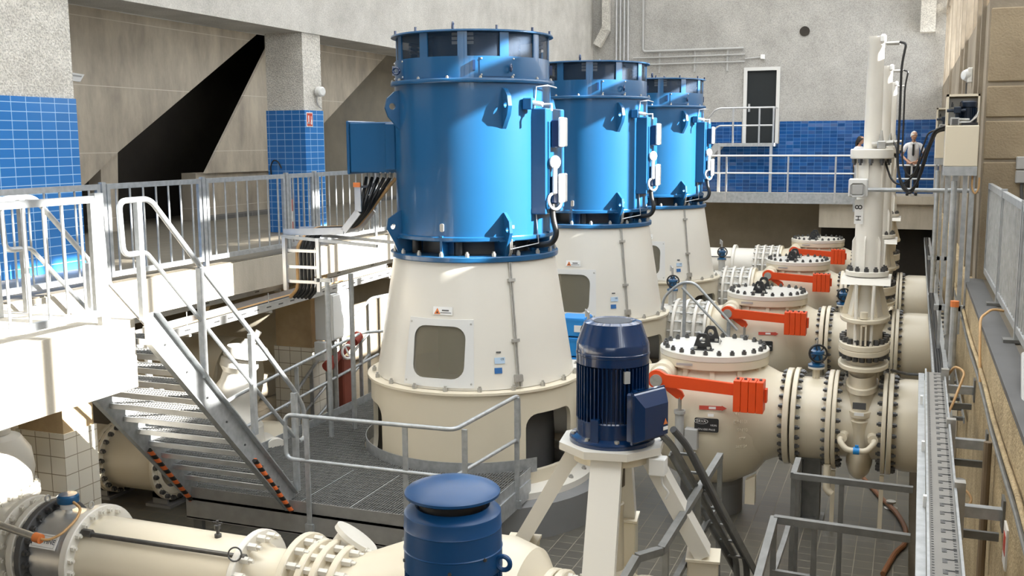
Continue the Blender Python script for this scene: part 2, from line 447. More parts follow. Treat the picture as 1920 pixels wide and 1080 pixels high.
# left gallery
XC=-9.68                     # hall face of the upper columns, set back from the pier line
m=M(); m.box(-16,-8.25,-7,33,2.78,3.2); struct('gallery_slab',m,CONCGAL)
m=M(); m.box(-15.9,-8.27,-7,32.4,3.2,3.215); struct('gallery_floor_left',m,GALT)
m=M(); m.box(-8.25,-6.45,2.0,7.38,2.58,3.2); struct('landing_slab',m,CONCGAL)
m=M()
m.box(-10.5,XC+.04,-7,32.6,6.60,11.6)
struct('wall_left',m,CONCBEAM)
m=M(); m.box(-16,-12.8,-7,32.6,7.7,8.0); m.box(-11.2,-10.5,-7,32.6,7.7,8.0)  # open strip added in this ceiling to brighten the bays
for k in range(8): m.box(-12.8,-11.2,-7+k*P,-6.2+k*P,7.7,8.0)
struct('ceiling_left_bays',m,CONCSLANT)
m=M()
m.box(-10.52,-10.5,-7,32.6,6.64,6.78); m.box(-10.9,-10.52,-7,32.6,6.66,6.74)
struct('trim_5',m,ALU)
# columns on the hall side of the gallery: pebbledash over blue tiles, tile clad pier below
def column(y0,y1,i,pier):
    x1=XC; zt=5.31
    m=M(); m.box(-10.41,x1,y0,y1,zt,6.60); struct('column_%d'%i,m,PEBBLE)
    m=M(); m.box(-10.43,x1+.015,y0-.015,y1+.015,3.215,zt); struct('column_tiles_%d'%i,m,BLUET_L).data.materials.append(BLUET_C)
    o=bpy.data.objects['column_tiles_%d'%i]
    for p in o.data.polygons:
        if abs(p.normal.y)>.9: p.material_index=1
    a,b=pier
    m=M(); m.box(-9.05,-8.42,a,b,1.66,2.78); struct('pier_%d'%i,m,CONCTAN)
    m=M(); m.box(-9.08,-8.40,a-.02,b+.02,0,1.66); struct('pier_tiles_%d'%i,m,WHITET_Y)
    o=bpy.data.objects['pier_tiles_%d'%i]; o.data.materials.append(WHITET_X)
    for p in o.data.polygons:
        if abs(p.normal.y)>.9: p.material_index=1
column(6.44,10.235,1,(8.44,8.89))
column(15.47,16.05,2,(13.45,13.96))
column(21.5,22.1,3,(13.45+P,13.96+P)); column(27.5,28.1,4,(13.45+2*P,13.96+2*P))
# back wall of the bays with the slanting openings
W=-13.2
def bay(dy,i,depth,dark):
    # hole outline in y,z
    H=[(14.94,4.62),(19.63,7.16),(19.61,6.80),(17.38,4.17),(17.35,3.2),(14.85,3.2)]
    H=[(a+dy,b) for a,b in H]
    y0=13.2+dy
    m=M()
    if dark: m.prism([(y0,7.8),(20.65+dy,7.8),H[0],(y0+.9,4.09),(y0,3.65)],W-.3,W,'x')
    else: m.prism([(14.88+dy,7.8),(20.65+dy,7.8),H[0]],W-.3,W,'x')          # big slanting face
    m.prism([(14.5+dy,4.34),H[0],H[5],(14.46+dy,3.2)],W-.3,W-.02,'x')                        # short stub wall
    m.prism([H[1],(17.25+dy,7.3),(17.25+dy,3.2),H[4],H[3],H[2]],W-.3,W-.04,'x') if False else None
    if dark: m.prism([(20.58+dy,7.8),(20.9+dy,7.8),(20.9+dy,4.15),H[3]],W-.07,W-.01,'x')
    if dark: m.prism([H[3],(20.9+dy,4.15),(20.9+dy,3.2),H[4]],W-.6,W-.25,'x')
    struct('bay_wall_%d'%i,m,CONCSLANT)
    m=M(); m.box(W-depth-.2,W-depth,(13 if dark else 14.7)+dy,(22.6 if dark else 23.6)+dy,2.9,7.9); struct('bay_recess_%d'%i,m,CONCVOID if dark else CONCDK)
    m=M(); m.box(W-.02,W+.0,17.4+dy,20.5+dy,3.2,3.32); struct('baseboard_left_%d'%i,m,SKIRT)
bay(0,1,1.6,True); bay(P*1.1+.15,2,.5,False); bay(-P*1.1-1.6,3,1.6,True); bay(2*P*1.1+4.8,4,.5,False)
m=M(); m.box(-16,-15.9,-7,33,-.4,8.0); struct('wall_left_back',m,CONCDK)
m=M(); m.box(-11.4,-11.2,-7,33,0,2.78); struct('wall_left_lower',m,LOWC)
# far wall
Yf=32.5
m=M()
m.box(-16,-4.87,Yf,Yf+.4,2.9,11.6); m.box(-3.80,1.4,Yf,Yf+.4,2.9,11.6); m.box(-4.87,-3.80,Yf,Yf+.4,6.93,11.6)
m.box(-4.87,-3.80,Yf,Yf+.4,2.9,4.68)
struct('wall_far',m,FARC)
m=M(); m.box(-16,1.4,Yf,Yf+.4,-1.2,2.9); struct('wall_far_lower',m,LOWC)
m=M(); m.box(XC,-4.9,Yf-.02,Yf,3.2,5.32); m.box(-3.77,.72,Yf-.02,Yf,3.2,5.32); m.box(-4.9,-3.77,Yf-.02,Yf,3.2,4.66)
struct('wall_far_tiles',m,BLUET_F)
m=M(); m.lathe([(0,0),(.14,0),(.14,.01),(0,.01)],24)
m=M(); m.at((-3.13,Yf-.012,7.94),(0,-1,0)); m.lathe([(0,0),(.145,0),(.145,.012),(0,.012)],28); struct('wall_far_hole',m,CONCVOID)  # flat dark disc stands in for the shade inside a hole
m=M(); m.box(.05,.45,32.1,Yf,7.75,9.0); struct('wall_far_corbel',m,PEBBLE)
# door in the far wall
m=M(); m.box(-4.87,-4.77,Yf-.05,Yf+.1,4.66,6.94); m.box(-3.90,-3.80,Yf-.05,Yf+.1,4.66,6.94); m.box(-4.77,-3.90,Yf-.05,Yf+.1,6.84,6.94)
d=struct('door_1',m,LGREY)
m=M(); m.box(-4.77,-3.90,Yf+.04,Yf+.09,4.66,6.84); m.obj('door_leaf',paint('dark_green_door',(.004,.008,.010),.6),d)
m=M(); m.box(-4.73,-4.67,Yf+.02,Yf+.04,5.62,5.86); m.bar((-4.70,Yf-.02,5.76),(-4.57,Yf-.02,5.76),.025,.025); m.bar((-4.70,Yf-.02,5.76),(-4.70,Yf+.03,5.76),.025,.025); m.obj('door_handle',ALU,d)
# far platform
m=M(); m.box(-8.25,-1.47,30.8,Yf,2.98,3.2); m.box(-.75,.72,30.8,Yf,2.98,3.2); m.box(-1.47,-.75,30.95,Yf,2.98,3.2); struct('platform_slab',m,CONCGAL)
m=M(); m.box(-2.42,.72,30.95,Yf,2.28,2.98); struct('platform_beam',m,CONCGAL)
m=M(); m.box(-2.42,.72,31.9,Yf,0,2.28); struct('wall_far_recess',m,CONCVOID)
# ------------------------------------------------------------------ the three tall vertical pump sets
PX,PY=-5.32,12.53
def pol(a,r,z,cx=PX,cy=PY):
    # a in degrees from the -Y side towards +X
    t=math.radians(a); return Vector((cx+r*math.sin(t),cy-r*math.cos(t),z))
def radial(a):
    t=math.radians(a); return Vector((math.sin(t),-math.cos(t),0))
def rrect(w,h,r,n=5):
    out=[]
    for cx,cy,a0 in ((w/2-r,h/2-r,0),(-w/2+r,h/2-r,90),(-w/2+r,-h/2+r,180),(w/2-r,-h/2+r,270)):
        for k in range(n+1):
            t=math.radians(a0+90*k/n); out.append((cx+r*math.cos(t),cy+r*math.sin(t)))
    return out
def frame_T(a,r,z,tilt=0.,cx=PX,cy=PY):
    # local z points outward, local y up, local x sideways
    n=radial(a)
    n=(n*math.cos(tilt)+Vector((0,0,1))*math.sin(tilt))
    p=pol(a,r,z,cx,cy)
    T=facing(n); T.translation=p
    return T
def shell_patch(m,a0,a1,rz0,rz1,t,n=18,cx=PX,cy=PY):
    # curved plate following a cone between two (r,z) rings
    vs=[];fs=[]
    for k in range(n+1):
        a=a0+(a1-a0)*k/n
        for d in (0,t):
            for r,z in (rz0,rz1): vs.append(pol(a,r+d,z,cx,cy))
    for k in range(n):
        i=k*4;j=i+4
        fs+= [(i+2,j+2,j+3,i+3),(i,i+1,j+1,j),(i+1,i+3,j+3,j+1),(i,j,j+2,i+2)]
    fs+=[(0,2,3,1),(n*4,n*4+1,n*4+3,n*4+2)]
    return m.add(vs,fs)

pump=thing('vertical_pump_set','tall blue motor on a cream cone housing, nearest of the three, beside the grated platform','pump',(PX,PY,0),'tall vertical pump sets')
# plinth and lower cylinder
m=M().at((PX,PY,0)); m.lathe([(0,0),(1.78,0),(1.78,.42),(1.62,.44),(0,.44)],64); m.obj('concrete_plinth',PLINTH,pump)
m=M().at((PX,PY,0)); m.lathe([(1.30,.44),(1.60,.44),(1.60,.52),(1.42,.56),(1.30,.56)],64,closed=True); fr=m.obj('foot_ring',CREAMW,pump)
bolts(fr,'bolt',(PX,PY,.52),(0,0,1),1.51,24,.06,ZINC,.04)
m=M().at((PX,PY,0)); m.lathe([(1.33,.5),(1.39,.5),(1.39,1.72),(1.43,1.73),(1.43,1.76),(1.25,1.765),(1.25,1.70),(1.33,1.69)],72,closed=True)
base=m.obj('base_cylinder',CREAM,pump)
for a in (66,66+120,66+240):
    c=M(); c.T=frame_T(a,1.2,1.08); c.prism(rrect(.82,.72,.16),-.1,.5,'z'); cut(base,c)
m=M().at((PX,PY,0)); m.lathe([(1.05,.5),(1.05,1.6)],40); m.obj('inner_casing',DARKG,pump)
bolts(base,'bolt',(PX,PY,1.765),(0,0,1),1.345,20,.055,ZINC,.045,off=.12)
# cone
m=M().at((PX,PY,0)); m.lathe([(1.20,1.77),(1.30,1.77),(1.055,3.30),(.99,3.30)],72,closed=True)
cone=m.obj('cone_housing',CREAMW,pump)
sl=math.atan2(.245,1.53)
for a in (1,181):
    c=M(); c.T=frame_T(a,1.1,2.2,sl); c.prism(rrect(.70,.66,.15),-.15,.5,'z'); cut(cone,c)
m=M().at((PX,PY,0)); m.lathe([(.5,1.77),(.5,3.3)],32); m.obj('shaft_cover',GREYP,pump)
m=M().at((PX,PY,0)); m.lathe([(.5,1.78),(1.2,1.78)],48); m.obj('housing_floor',LGREY,pump)
rz=lambda z:1.30-(z-1.77)*.160
for a in (1,181):
    m=M(); shell_patch(m,a-21,a+21,(rz(1.80),1.80),(rz(2.62),2.62),.012)
    wf=m.obj('window_frame',LGREY,pump)
    c=M(); c.T=frame_T(a,1.1,2.2,sl); c.prism(rrect(.68,.64,.15),-.15,.5,'z'); cut(wf,c)
    m=M(); shell_patch(m,a-17.5,a+17.5,(rz(1.86)-.012,1.86),(rz(2.56)-.012,2.56),.004); m.obj('guard_mesh',SCREEN,wf)
    for da in (-19.5,19.5):
        for z in (1.85,2.57):
            m=M(); m.T=frame_T(a+da,rz(z)+.012,z,sl); m.lathe([(0,0),(.014,0),(.012,.008),(0,.01)],8); m.obj('screw',ZINC,wf)
# stickers
def sticker(name,a,z,w,h,mat,lab=None,r=None,par=None):
    m=M(); m.T=frame_T(a,(r if r else rz(z))+.003,z,sl if r is None else 0); m.box(-w/2,w/2,-h/2,h/2,0,.004)
    return m.obj(name,mat,par or pump,label=lab)
s=sticker('warning_sign',3,2.72,.25,.10,WHITE,'white warning sign with an orange triangle')
T=frame_T(3,rz(2.72)+.008,2.72,sl)
m=M(); m.T=T; m.prism([(-.11,-.04),(-.03,-.04),(-.07,.035)],0,.002,'z'); m.obj('warning_triangle',COPPER,s)
m=M(); m.T=T; m.prism([(-.085,-.03),(-.055,-.03),(-.07,-.002)],.002,.003,'z'); m.obj('hand_symbol',BLACKP,s)
m=M(); m.T=T; m.box(-.01,.08,-.002,.014,0,.002); m.box(-.03,.11,-.026,-.018,0,.002); m.obj('lettering',DARKG,s)
sticker('nameplate',36,2.22,.06,.02,DARKG)
s=sticker('data_plate',36.5,2.12,.13,.075,paint('pale_blue_label',(.45,.58,.72),.4),'pale blue data plate')
text('CE','lettering_ce',.035,BLACKP,(frame_T(38,rz(2.135)+.008,2.135,sl)).translation,frame_T(38,rz(2.135)+.008,2.135,sl).to_3x3(),s)
sticker('data_plate',35.5,2.0,.095,.07,paint('blue_label',(.03,.14,.38),.4),'small blue data plate')
# the two thin conduits down the cone
for k,da in enumerate((0,1.1)):
    m=M(); m.tube([pol(46+da,rz(z)+.02,z) for z in (1.86,2.4,3.0,3.36)]+[pol(46+da,1.11,3.42),pol(46+da,1.12,3.58)],.009,6); m.obj('conduit',ZINC,pump)
for z in (1.92,2.35,3.08):
    m=M(); m.T=frame_T(46.5,rz(z)+.02,z,sl); m.box(-.045,.045,-.02,.02,-.02,.03); m.obj('conduit_clip',ZINC,pump)
m=M(); m.T=frame_T(46.5,rz(1.88)+.02,1.88,sl); m.box(-.05,.05,-.03,.05,-.02,.035); m.box(-.04,-.015,-.09,-.03,-.01,.02); m.box(.015,.04,-.09,-.03,-.01,.02); m.obj('junction_block',ZINC,pump)
# blue flange on the cone
m=M().at((PX,PY,0)); m.lathe([(.6,3.30),(1.09,3.30),(1.097,3.31),(1.097,3.36),(1.09,3.37),(.6,3.37)],72,closed=True); tf=m.obj('top_flange',BLUE,pump)
bolts(tf,'bolt',(PX,PY,3.37),(0,0,1),1.045,20,.05,ZINC,.04)
# gap: drum and supports
m=M().at((PX,PY,0)); m.lathe([(.72,3.37),(.72,3.62)],40); m.obj('coupling_drum',DARKG,pump)
for a in range(10,370,45):
    m=M().at(pol(a,.86,3.37)); m.lathe([(0,0),(.06,0),(.06,.2),(0,.2)],14); m.obj('damper',BLACK,pump)
for a in (-45,45,135,225):
    m=M(); m.T=frame_T(a,0,0)
    # plate in the radial-vertical plane (local y up, local z outward)
    m.prism([(3.37,.72),(3.37,1.05),(3.50,1.10),(3.66,1.19),(3.80,1.17),(3.90,1.02),(3.90,.99),(3.55,.98),(3.55,.72)],-.02,.02,'x')
    g=m.obj('gusset',BLUE,pump)
    c=M(); c.T=frame_T(a,1.11,3.70)@Matrix.Rotation(PI/2,4,'Y'); c.lathe([(0,-.1),(.035,-.1),(.035,.1),(0,.1)],14); cut(g,c)
    m=M(); m.T=frame_T(a,1.02,0); m.box(-.10,.10,3.55,3.565,-.1,.05); m.obj('gusset_pad',BLUE,pump)
for a in (0,90,180,270):
    m=M(); m.T=frame_T(a,.98,0); m.box(-.015,.015,3.37,3.62,-.15,.06); m.box(-.11,.11,3.37,3.55,-.16,-.14); m.obj('support_leg',BLUE,pump)
# motor
m=M().at((PX,PY,0)); m.lathe([(.7,3.55),(1.03,3.55),(1.04,3.56),(1.04,3.60),(1.0,3.61),(1.0,5.47),(.7,5.47)],80,closed=True); body=m.obj('motor_body',BLUE,pump)
m=M().at((PX,PY,0)); m.lathe([(.9,5.46),(1.045,5.46),(1.05,5.47),(1.05,5.50),(1.045,5.51),(.9,5.51)],80,closed=True); mr=m.obj('motor_ring',BLUE,pump)
bolts(mr,'bolt',(PX,PY,5.51),(0,0,1),1.027,16,.035,ZINC,.02,off=.1)
m=M().at((PX,PY,0)); m.lathe([(.9,5.51),(.985,5.51),(.985,5.77),(.9,5.77)],80,closed=True); band=m.obj('cowl_band',BLUE,pump)
for a in (28,118,208,298):
    m=M(); shell_patch(m,a,a+26,(.985,5.53),(.985,5.76),.008); ac=m.obj('access_panel',BLUE,band)
    for da in (1.2,24.8):
        for z in (5.55,5.74):
            m=M(); m.T=frame_T(a+da,.993,z); m.lathe([(0,0),(.014,0),(.01,.01),(0,.012)],6); m.obj('screw',ZINC,ac)
    m=M(); m.T=frame_T(a-4,.985,5.66); m.box(-.015,.015,-.06,.06,0,.04); m.obj('latch',NAVY,band)
m=M().at((PX,PY,0)); m.lathe([(.96,5.77),(.96,6.06)],80); m.obj('louvre_mesh',LOUVRE,pump)
m=M().at((PX,PY,0)); m.lathe([(.62,5.6),(.62,6.06)],40); m.obj('fan_core',NAVY,pump)
for a in range(-14,346,30):
    m=M(); shell_patch(m,a-3.4,a+3.4,(.962,5.77),(.962,6.06),.02,4); m.obj('cowl_strut',BLUE,pump)
for a in (16,136,256):
    m=M(); m.T=frame_T(a,.95,5.98)
    for k in range(3): m.box(-.13,.13,-.07+k*.05,-.035+k*.05,-.03,.0)
    m.obj('slot_plate',LGREY,pump)
m=M().at((PX,PY,0)); m.lathe([(0,6.12),(.5,6.12),(.98,6.085),(1.03,6.08),(1.035,6.06),(.9,6.05),(0,6.05)],80); cap=m.obj('cap_lid',BLUE,pump)
for a in range(-20,340,30):
    m=M().at(pol(a,1.0,6.08)); m.lathe([(0,0),(.016,0),(.016,.05),(0,.05)],8); m.obj('stud',NAVY,cap)
def eye(name,loc,ax,R,r,mat,par):
    m=M().at(loc,ax); pr=[(R+r*math.cos(2*PI*k/8),r*math.sin(2*PI*k/8)) for k in range(8)]
    m.lathe(pr,20,closed=True); return m.obj(name,mat,par)
for a in (0,180): eye('lifting_eye',pol(a,.6,6.16),(1,.4,0),.045,.016,NAVY,cap)
for a in (-45,45,135,225):
    T=frame_T(a,0,0); m=M(); m.T=T
    m.prism([(4.90,.99),(4.94,1.03),(4.98,1.06),(5.07,1.14),(5.18,1.18),(5.30,1.15),(5.38,1.06),(5.40,.99)],-.025,.025,'x')
    lg=m.obj('lifting_lug',BLUE,pump)
    c=M(); c.T=frame_T(a,1.09,5.20)@Matrix.Rotation(PI/2,4,'Y'); c.lathe([(0,-.1),(.042,-.1),(.042,.1),(0,.1)],16); cut(lg,c)
    eye('ring_eye',pol(a+4,.99+.06,5.63),radial(a+60),.04,.014,NAVY,band)
# side terminal panel towards the windows
def bx(name,x0,x1,y0,y1,z0,z1,mat,par,b=.012,label=None):
    m=M(); m.rbox(PX+x0,PX+x1,PY+y0,PY+y1,z0,z1,b); return m.obj(name,mat,par,label=label)
sp=bx('side_panel',.86,1.12,-.36,.36,3.86,5.16,BLUE,pump)
bx('panel_cover',1.12,1.14,-.30,.30,3.92,5.0,BLUE,sp,.006)
for i,(z,y) in enumerate(((4.85,-.12),(4.16,-.12))):
    b=bx('terminal_box',1.14,1.24,y-.12,y+.12,z-.17,z+.17,NAVY,sp)
    bx('box_lid',1.24,1.28,y-.13,y+.13,z-.16,z+.2,WHITE,b)
m=M(); m.lathe([(0,0),(.065,0),(.07,.02),(.065,.05),(0,.055)],20); m2=M().at((PX+1.16,PY-.22,4.50),(1,-.6,0)); m2.add(m.v,m.f); gl=m2.obj('gauge',GLASSY,sp)
eye('gauge_bezel',(PX+1.2,PY-.245,4.50),(1,-.6,0),.07,.015,LGREY,gl)
eye('cable_coil',(PX+1.2,PY-.26,4.02),(1,-.6,.2),.10,.018,LGREY,sp)
m=M(); m.tube([(PX+1.2,PY-.26,4.45),(PX+1.2,PY-.26,4.12)],.03,10); m.obj('gauge_pipe',LGREY,sp)
m=M(); m.tube([(PX+1.16,PY-.25,3.98),(PX+1.18,PY-.27,3.80),(PX+1.24,PY-.30,3.62),(PX+1.18,PY-.30,3.50),(PX+1.0,PY-.28,3.47),(PX+.85,PY-.25,3.47)],.038,12,.07); m.obj('flexible_conduit',BLACK,pump)
m=M(); m.tube([(PX+.9,PY-.44,5.22),(PX+1.0,PY-.48,5.22),(PX+1.12,PY-.48,5.2)],.03,10); m.tube([(PX+1.12,PY-.48,5.2),(PX+1.24,PY-.5,5.2),(PX+1.24,PY-.5,5.12)],.014,8); m.obj('drain_cock',WHITE,pump); m=M(); m.rbox(PX+.88,PX+1.0,PY-.54,PY-.42,5.14,5.28,.01); m.obj('cock_block',BLUE,pump)
m=M(); m.tube([pol(72,1.0,5.16),pol(72,1.03,5.42),pol(80,1.1,5.44),pol(92,1.12,5.42)],.010,6); m.tube([pol(72,1.02,5.16),pol(72,1.02,3.9)],.012,6); m.tube([pol(72,1.02,3.9),pol(72,1.06,3.5),pol(46,1.12,3.46)],.008,6); m.obj('sense_tube',ALU,pump)
# left terminal chest and its cable riser
ch=bx('terminal_chest',-1.62,-.84,-.36,.36,4.36,5.02,BLUE,pump,.015)
bx('chest_lid',-1.66,-1.62,-.38,.38,4.34,5.04,BLUE,ch)
bx('chest_collar',-1.05,-.9,-.45,.45,4.40,5.0,BLUE,ch)
m=M()
for k in range(4): m.bar((PX-1.18+k*.07,PY-.34,4.36),(PX-1.03+k*.04,PY-.34,4.5),.03,.02)
m.obj('louvre_bars',GREYP,ch)['kind']='stuff'
for k in range(6):
    m=M().at((PX-1.5+k*.09,PY-.14,4.36)); m.lathe([(0,0),(.028,0),(.028,-.07),(0,-.07)],10); m.obj('cable_gland',GREYP,ch)
# small drain hook at the waist of the motor
m=M(); m.T=frame_T(0,1.0,3.72); m.prism(rrect(.05,.1,.02),0,.02,'z'); m.obj('grease_cover',ZINC,pump)
m=M(); m.T=frame_T(50,1.0,3.72); m.box(-.04,.04,-.02,.02,0,.006); m.obj('nameplate',ZINC,pump)
p2=dup(pump,(0,P,0),'tall blue motor on a cream cone housing, middle one of the three in line',('stud','concrete_plinth_x'))
p3=dup(pump,(0,2*P,0),'tall blue motor on a cream cone housing, farthest one before the end wall')
# cable ladders feeding each motor: riser, level run and drop to the gallery underside
LR=[thing('cable_ladder_riser','galvanised cable ladder with black cables curving up to the nearest blue motor','cable ladder',(-6.74,12.2,3.5),'motor cable ladders')]
r=LR[0]; yA,yB=12.02,12.42
def ladder_path(m,pts,y,w=.022,h=.09):
    for a,b in zip(pts,pts[1:]): m.bar((a[0],y,a[1]),(b[0],y,b[1]),w,h,(0,1,0)) if False else m.bar((a[0],y,a[1]),(b[0],y,b[1]),h,w,(0,1,0))
path=[(-6.75,4.22),(-6.75,3.86),(-6.98,3.60),(-7.9,3.56)]
for y in (yA,yB):
    m=M(); ladder_path(m,path,y); m.obj('side_rail',ALU,r)
for i in range(3):
    m=M(); x,z=path[0][0],3.90+i*.14
    m.bar((x,yA,z),(x,yB,z),.03,.03); m.obj('rung',ALU,r)
for i in range(5):
    x=-7.05-i*.18; m=M(); m.bar((x,yA,3.585-.006*i),(x,yB,3.585-.006*i),.03,.03); m.obj('rung',ALU,r)
for k in range(6):
    y=yA+.05+k*.055
    m=M(); m.tube([(PX-1.5+k*.09,PY-.14,4.30),(-6.72+.02*k,y,4.0),(-6.74,y,3.86),(-6.96,y,3.63),(-7.30-.06*k,y,3.60),(-7.42-.06*k,y-.02*k,3.5),(-7.42-.06*k,yA+.02,3.35),(-7.42-.06*k,yA+.02,2.80),(-7.60-.06*k,yA+.1,2.66)],.024,8,.10)
    m.obj('cable',TAN if k==5 else BLACK,r)
m=M(); m.box(-6.80,-6.70,yA-.03,yA-.01,4.18,4.24); m.obj('end_cap',COPPER,r)
for yy in (yA-.06,yB+.05):
    m=M(); m.bar((-7.9,yy,3.51),(-6.45,yy,3.42),.04,.04); m.obj('support_channel',GALV,r)
# drop ladder with its frame
fd=[(-7.98,3.5),(-7.98,2.85)],[(-7.62,3.5),(-7.62,2.85)]
for x in (-7.86,-7.34):
    m=M(); m.bar((x,yA-.06,3.5),(x,yA-.06,2.78),.05,.05); m.obj('drop_rail',ALU,r)
for z in (3.32,3.1,2.9):
    m=M(); m.bar((-7.86,yA-.03,z),(-7.34,yA-.03,z),.02,.04); m.obj('rung',ALU,r)
m=M(); m.tube([(-7.22,yA-.06,2.92),(-7.22,yA-.06,0.)],.035,10); m.bar((-7.4,yA-.06,2.94),(-7.15,yA-.06,2.94),.05,.05); m.obj('support_post',GALV,r)
m=M(); m.tube([(-7.12,yB,2.98),(-7.12,yB,0.)],.035,10); m.obj('support_post',GALV,r)
dup(r,(0,P,0),'galvanised cable ladder with black cables behind the middle blue motor')
# ------------------------------------------------------------------ non-return valves with orange levers, one per discharge line
VX,VY,VZ=-2.27,13.2,1.31
XA=(1,0,0)
def xl(m,x=0,y=VY,z=VZ): return m.at((x,y,z),XA)
ORD=('nearest','second nearest','third','farthest')
v=thing('check_valve','cream round-bodied check valve with orange weight lever, nearest of the row, behind the navy motor','valve',(VX,VY,0),'cream check valves')
m=M().at((VX,VY,0)); m.lathe([(0,.40),(.34,.42),(.60,.58),(.80,.85),(.87,1.15),(.86,1.4),(.78,1.65),(.68,1.82),(.62,1.92),(.60,1.98),(0,1.98)],56); bd=m.obj('valve_body',CREAM,v,40)
m=M(); xl(m,0); m.lathe([(.80,VX+.25),(.74,VX+.45),(.62,VX+.65),(.54,VX+.82),(.515,VX+.96)],48); m.obj('outlet_neck',CREAM,v)
m=M(); xl(m,0); m.lathe([(.80,VX-.25),(.74,VX-.45),(.62,VX-.62),(.54,VX-.78),(.515,VX-.92)],48); m.obj('inlet_neck',CREAM,v)
m=M(); xl(m,0); flange(m,.605,VX+.93,VX+1.0,.4); of=m.obj('outlet_flange',CREAM,v)
bolts(of,'flange_bolt',(VX+.93,VY,VZ),(-1,0,0),.555,28,.052,STEEL,keep=lambda p:p.y<VY+.25)
m=M(); xl(m,0); flange(m,.605,VX-.96,VX-.90,.4); m.obj('inlet_flange',CREAM,v)
m=M().at((VX,VY,0)); m.lathe([(.3,1.95),(.675,1.95),(.685,1.96),(.685,2.05),(.675,2.06),(.3,2.06)],64,closed=True); m.obj('body_flange',CREAM,v)
m=M().at((VX,VY,0)); m.lathe([(0,2.055),(.68,2.055),(.69,2.065),(.69,2.13),(.68,2.14),(0,2.14)],64); cv=m.obj('cover',CREAMW,v)
bolts(cv,'cover_bolt',(VX,VY,2.14),(0,0,1),.625,24,.055,STEEL,.04)
for a in range(0,360,30):
    m=M(); m.T=Matrix.Translation((VX,VY,0))@Matrix.Rotation(math.radians(a+8),4,'Z'); m.prism([(.56,1.95),(.66,1.95),(.66,1.90),(.74,1.70),(.70,1.66),(.56,1.75)],-.03,.03,'y'); m.T=Matrix(); m.obj('rib',CREAM,v)
for yy in (-.28,.30):
    m=M(); y=VY+yy
    m.prism([(VX-.17-.05,2.14),(VX+.07-.05,2.14),(VX+.06-.05,2.18),(VX+.015-.05,2.32),(VX-.01-.05,2.345),(VX-.09-.05,2.345),(VX-.115-.05,2.32),(VX-.16-.05,2.18)],y-.02,y+.02,'y')
    lb=m.obj('lifting_bracket',BLACKP,v)
    c=M().at((VX-.1,y,2.262),(0,1,0)); c.lathe([(0,-.2),(.042,-.2),(.042,.2),(0,.2)],18); cut(lb,c)
    m=M(); m.box(VX-.24,VX+.04,y-.08,y+.02,2.14,2.155); m.obj('bracket_foot',BLACKP,lb)
    for dx in (-.08,.08):
        m=M().at((VX-.1+dx,y-.05,2.155)); m.lathe([(0,0),(.025,0),(.025,.03),(0,.03)],6); m.obj('bolt',ZINC,lb)
eye('centre_eye',(VX+.06,VY+.06,2.19),(1,0,0),.03,.01,ZINC,cv)
m=M(); m.box(VX-.35,VX-.15,VY-.672,VY-.665,2.0,2.03); m.obj('cover_plate',GREYP,v)
# pivot, lever, counterweight, damper
AY=12.22
m=M().at((VX-.52,AY-.06,1.88),(0,1,0)); m.lathe([(0,0),(.055,0),(.055,.9),(0,.9)],16); m.obj('pivot_shaft',ZINC,v)
m=M().at((VX-.52,AY+.14,1.86),(0,1,0)); m.lathe([(0,0),(.12,0),(.13,.03),(.13,.12),(.16,.13),(.16,.5),(0,.5)],24); m.obj('stuffing_box',CREAM,v)
m=M(); m.prism([(VX-.52+.115*math.cos(t),1.88+.115*math.sin(t)) for t in [math.radians(x) for x in range(70,300,20)]]+[(VX-.40,1.795),(VX+.45,1.755),(VX+.45,1.895),(VX-.40,1.945)],AY-.04,AY+.02,'y'); lv=m.obj('lever_arm',ORANGE,v)
m=M().at((VX-.52,AY-.07,1.87),(0,1,0)); m.lathe([(0,0),(.075,0),(.075,.04),(0,.04)],20); m.obj('pivot_cap',ZINC,lv)
m=M(); m.prism([(VX-.50,1.80),(VX-.44,1.85),(VX-.22,1.74),(VX-.19,1.68),(VX-.22,1.635),(VX-.29,1.65)],AY+.03,AY+.07,'y'); m.obj('damper_crank',ORANGE,v)
for k in range(4):
    m=M(); m.rbox(VX+.42+k*.088,VX+.503+k*.088,AY-.12,AY+.10,1.58,1.955,.004); w_=m.obj('counterweight',ORANGE,v)
    m=M().at((VX+.46+k*.088,AY-.02,1.955)); m.lathe([(0,0),(.018,0),(.018,.02),(0,.02)],6); m.obj('weight_bolt',DARKG,w_)
m=M(); m.box(VX+.772,VX+.80,AY-.05,AY+.05,1.70,1.86); m.obj('end_stop',ORANGE,v)
m=M(); m.tube([(VX-.245,AY+.05,1.66),(VX-.245,AY+.05,1.50)],.022,10); m.obj('damper_rod',ZINC,v)
m=M(); m.tube([(VX-.245,AY+.05,1.50),(VX-.245,AY+.05,.80)],.055,18); m.tube([(VX-.245,AY+.05,1.50),(VX-.245,AY+.05,1.46)],.07,18); dm=m.obj('damper_cylinder',GREYP,v)
m=M(); m.rbox(VX-.18,VX-.02,AY+.02,AY+.22,1.02,1.28,.008); m.obj('damper_bracket',GREYP,v)
m=M().at((VX,VY,0)); m.lathe([(0,0),(.40,0),(.40,.40),(.36,.46),(0,.46)],36); m.obj('foot',PLINTH,v)
m=M(); m.prism([(VX+.50,.25),(VX+.62,.25),(VX+.62,.62),(VX+.50,.55)],VY-.48,VY-.36,'y'); m.obj('lifting_ear',CREAM,v)
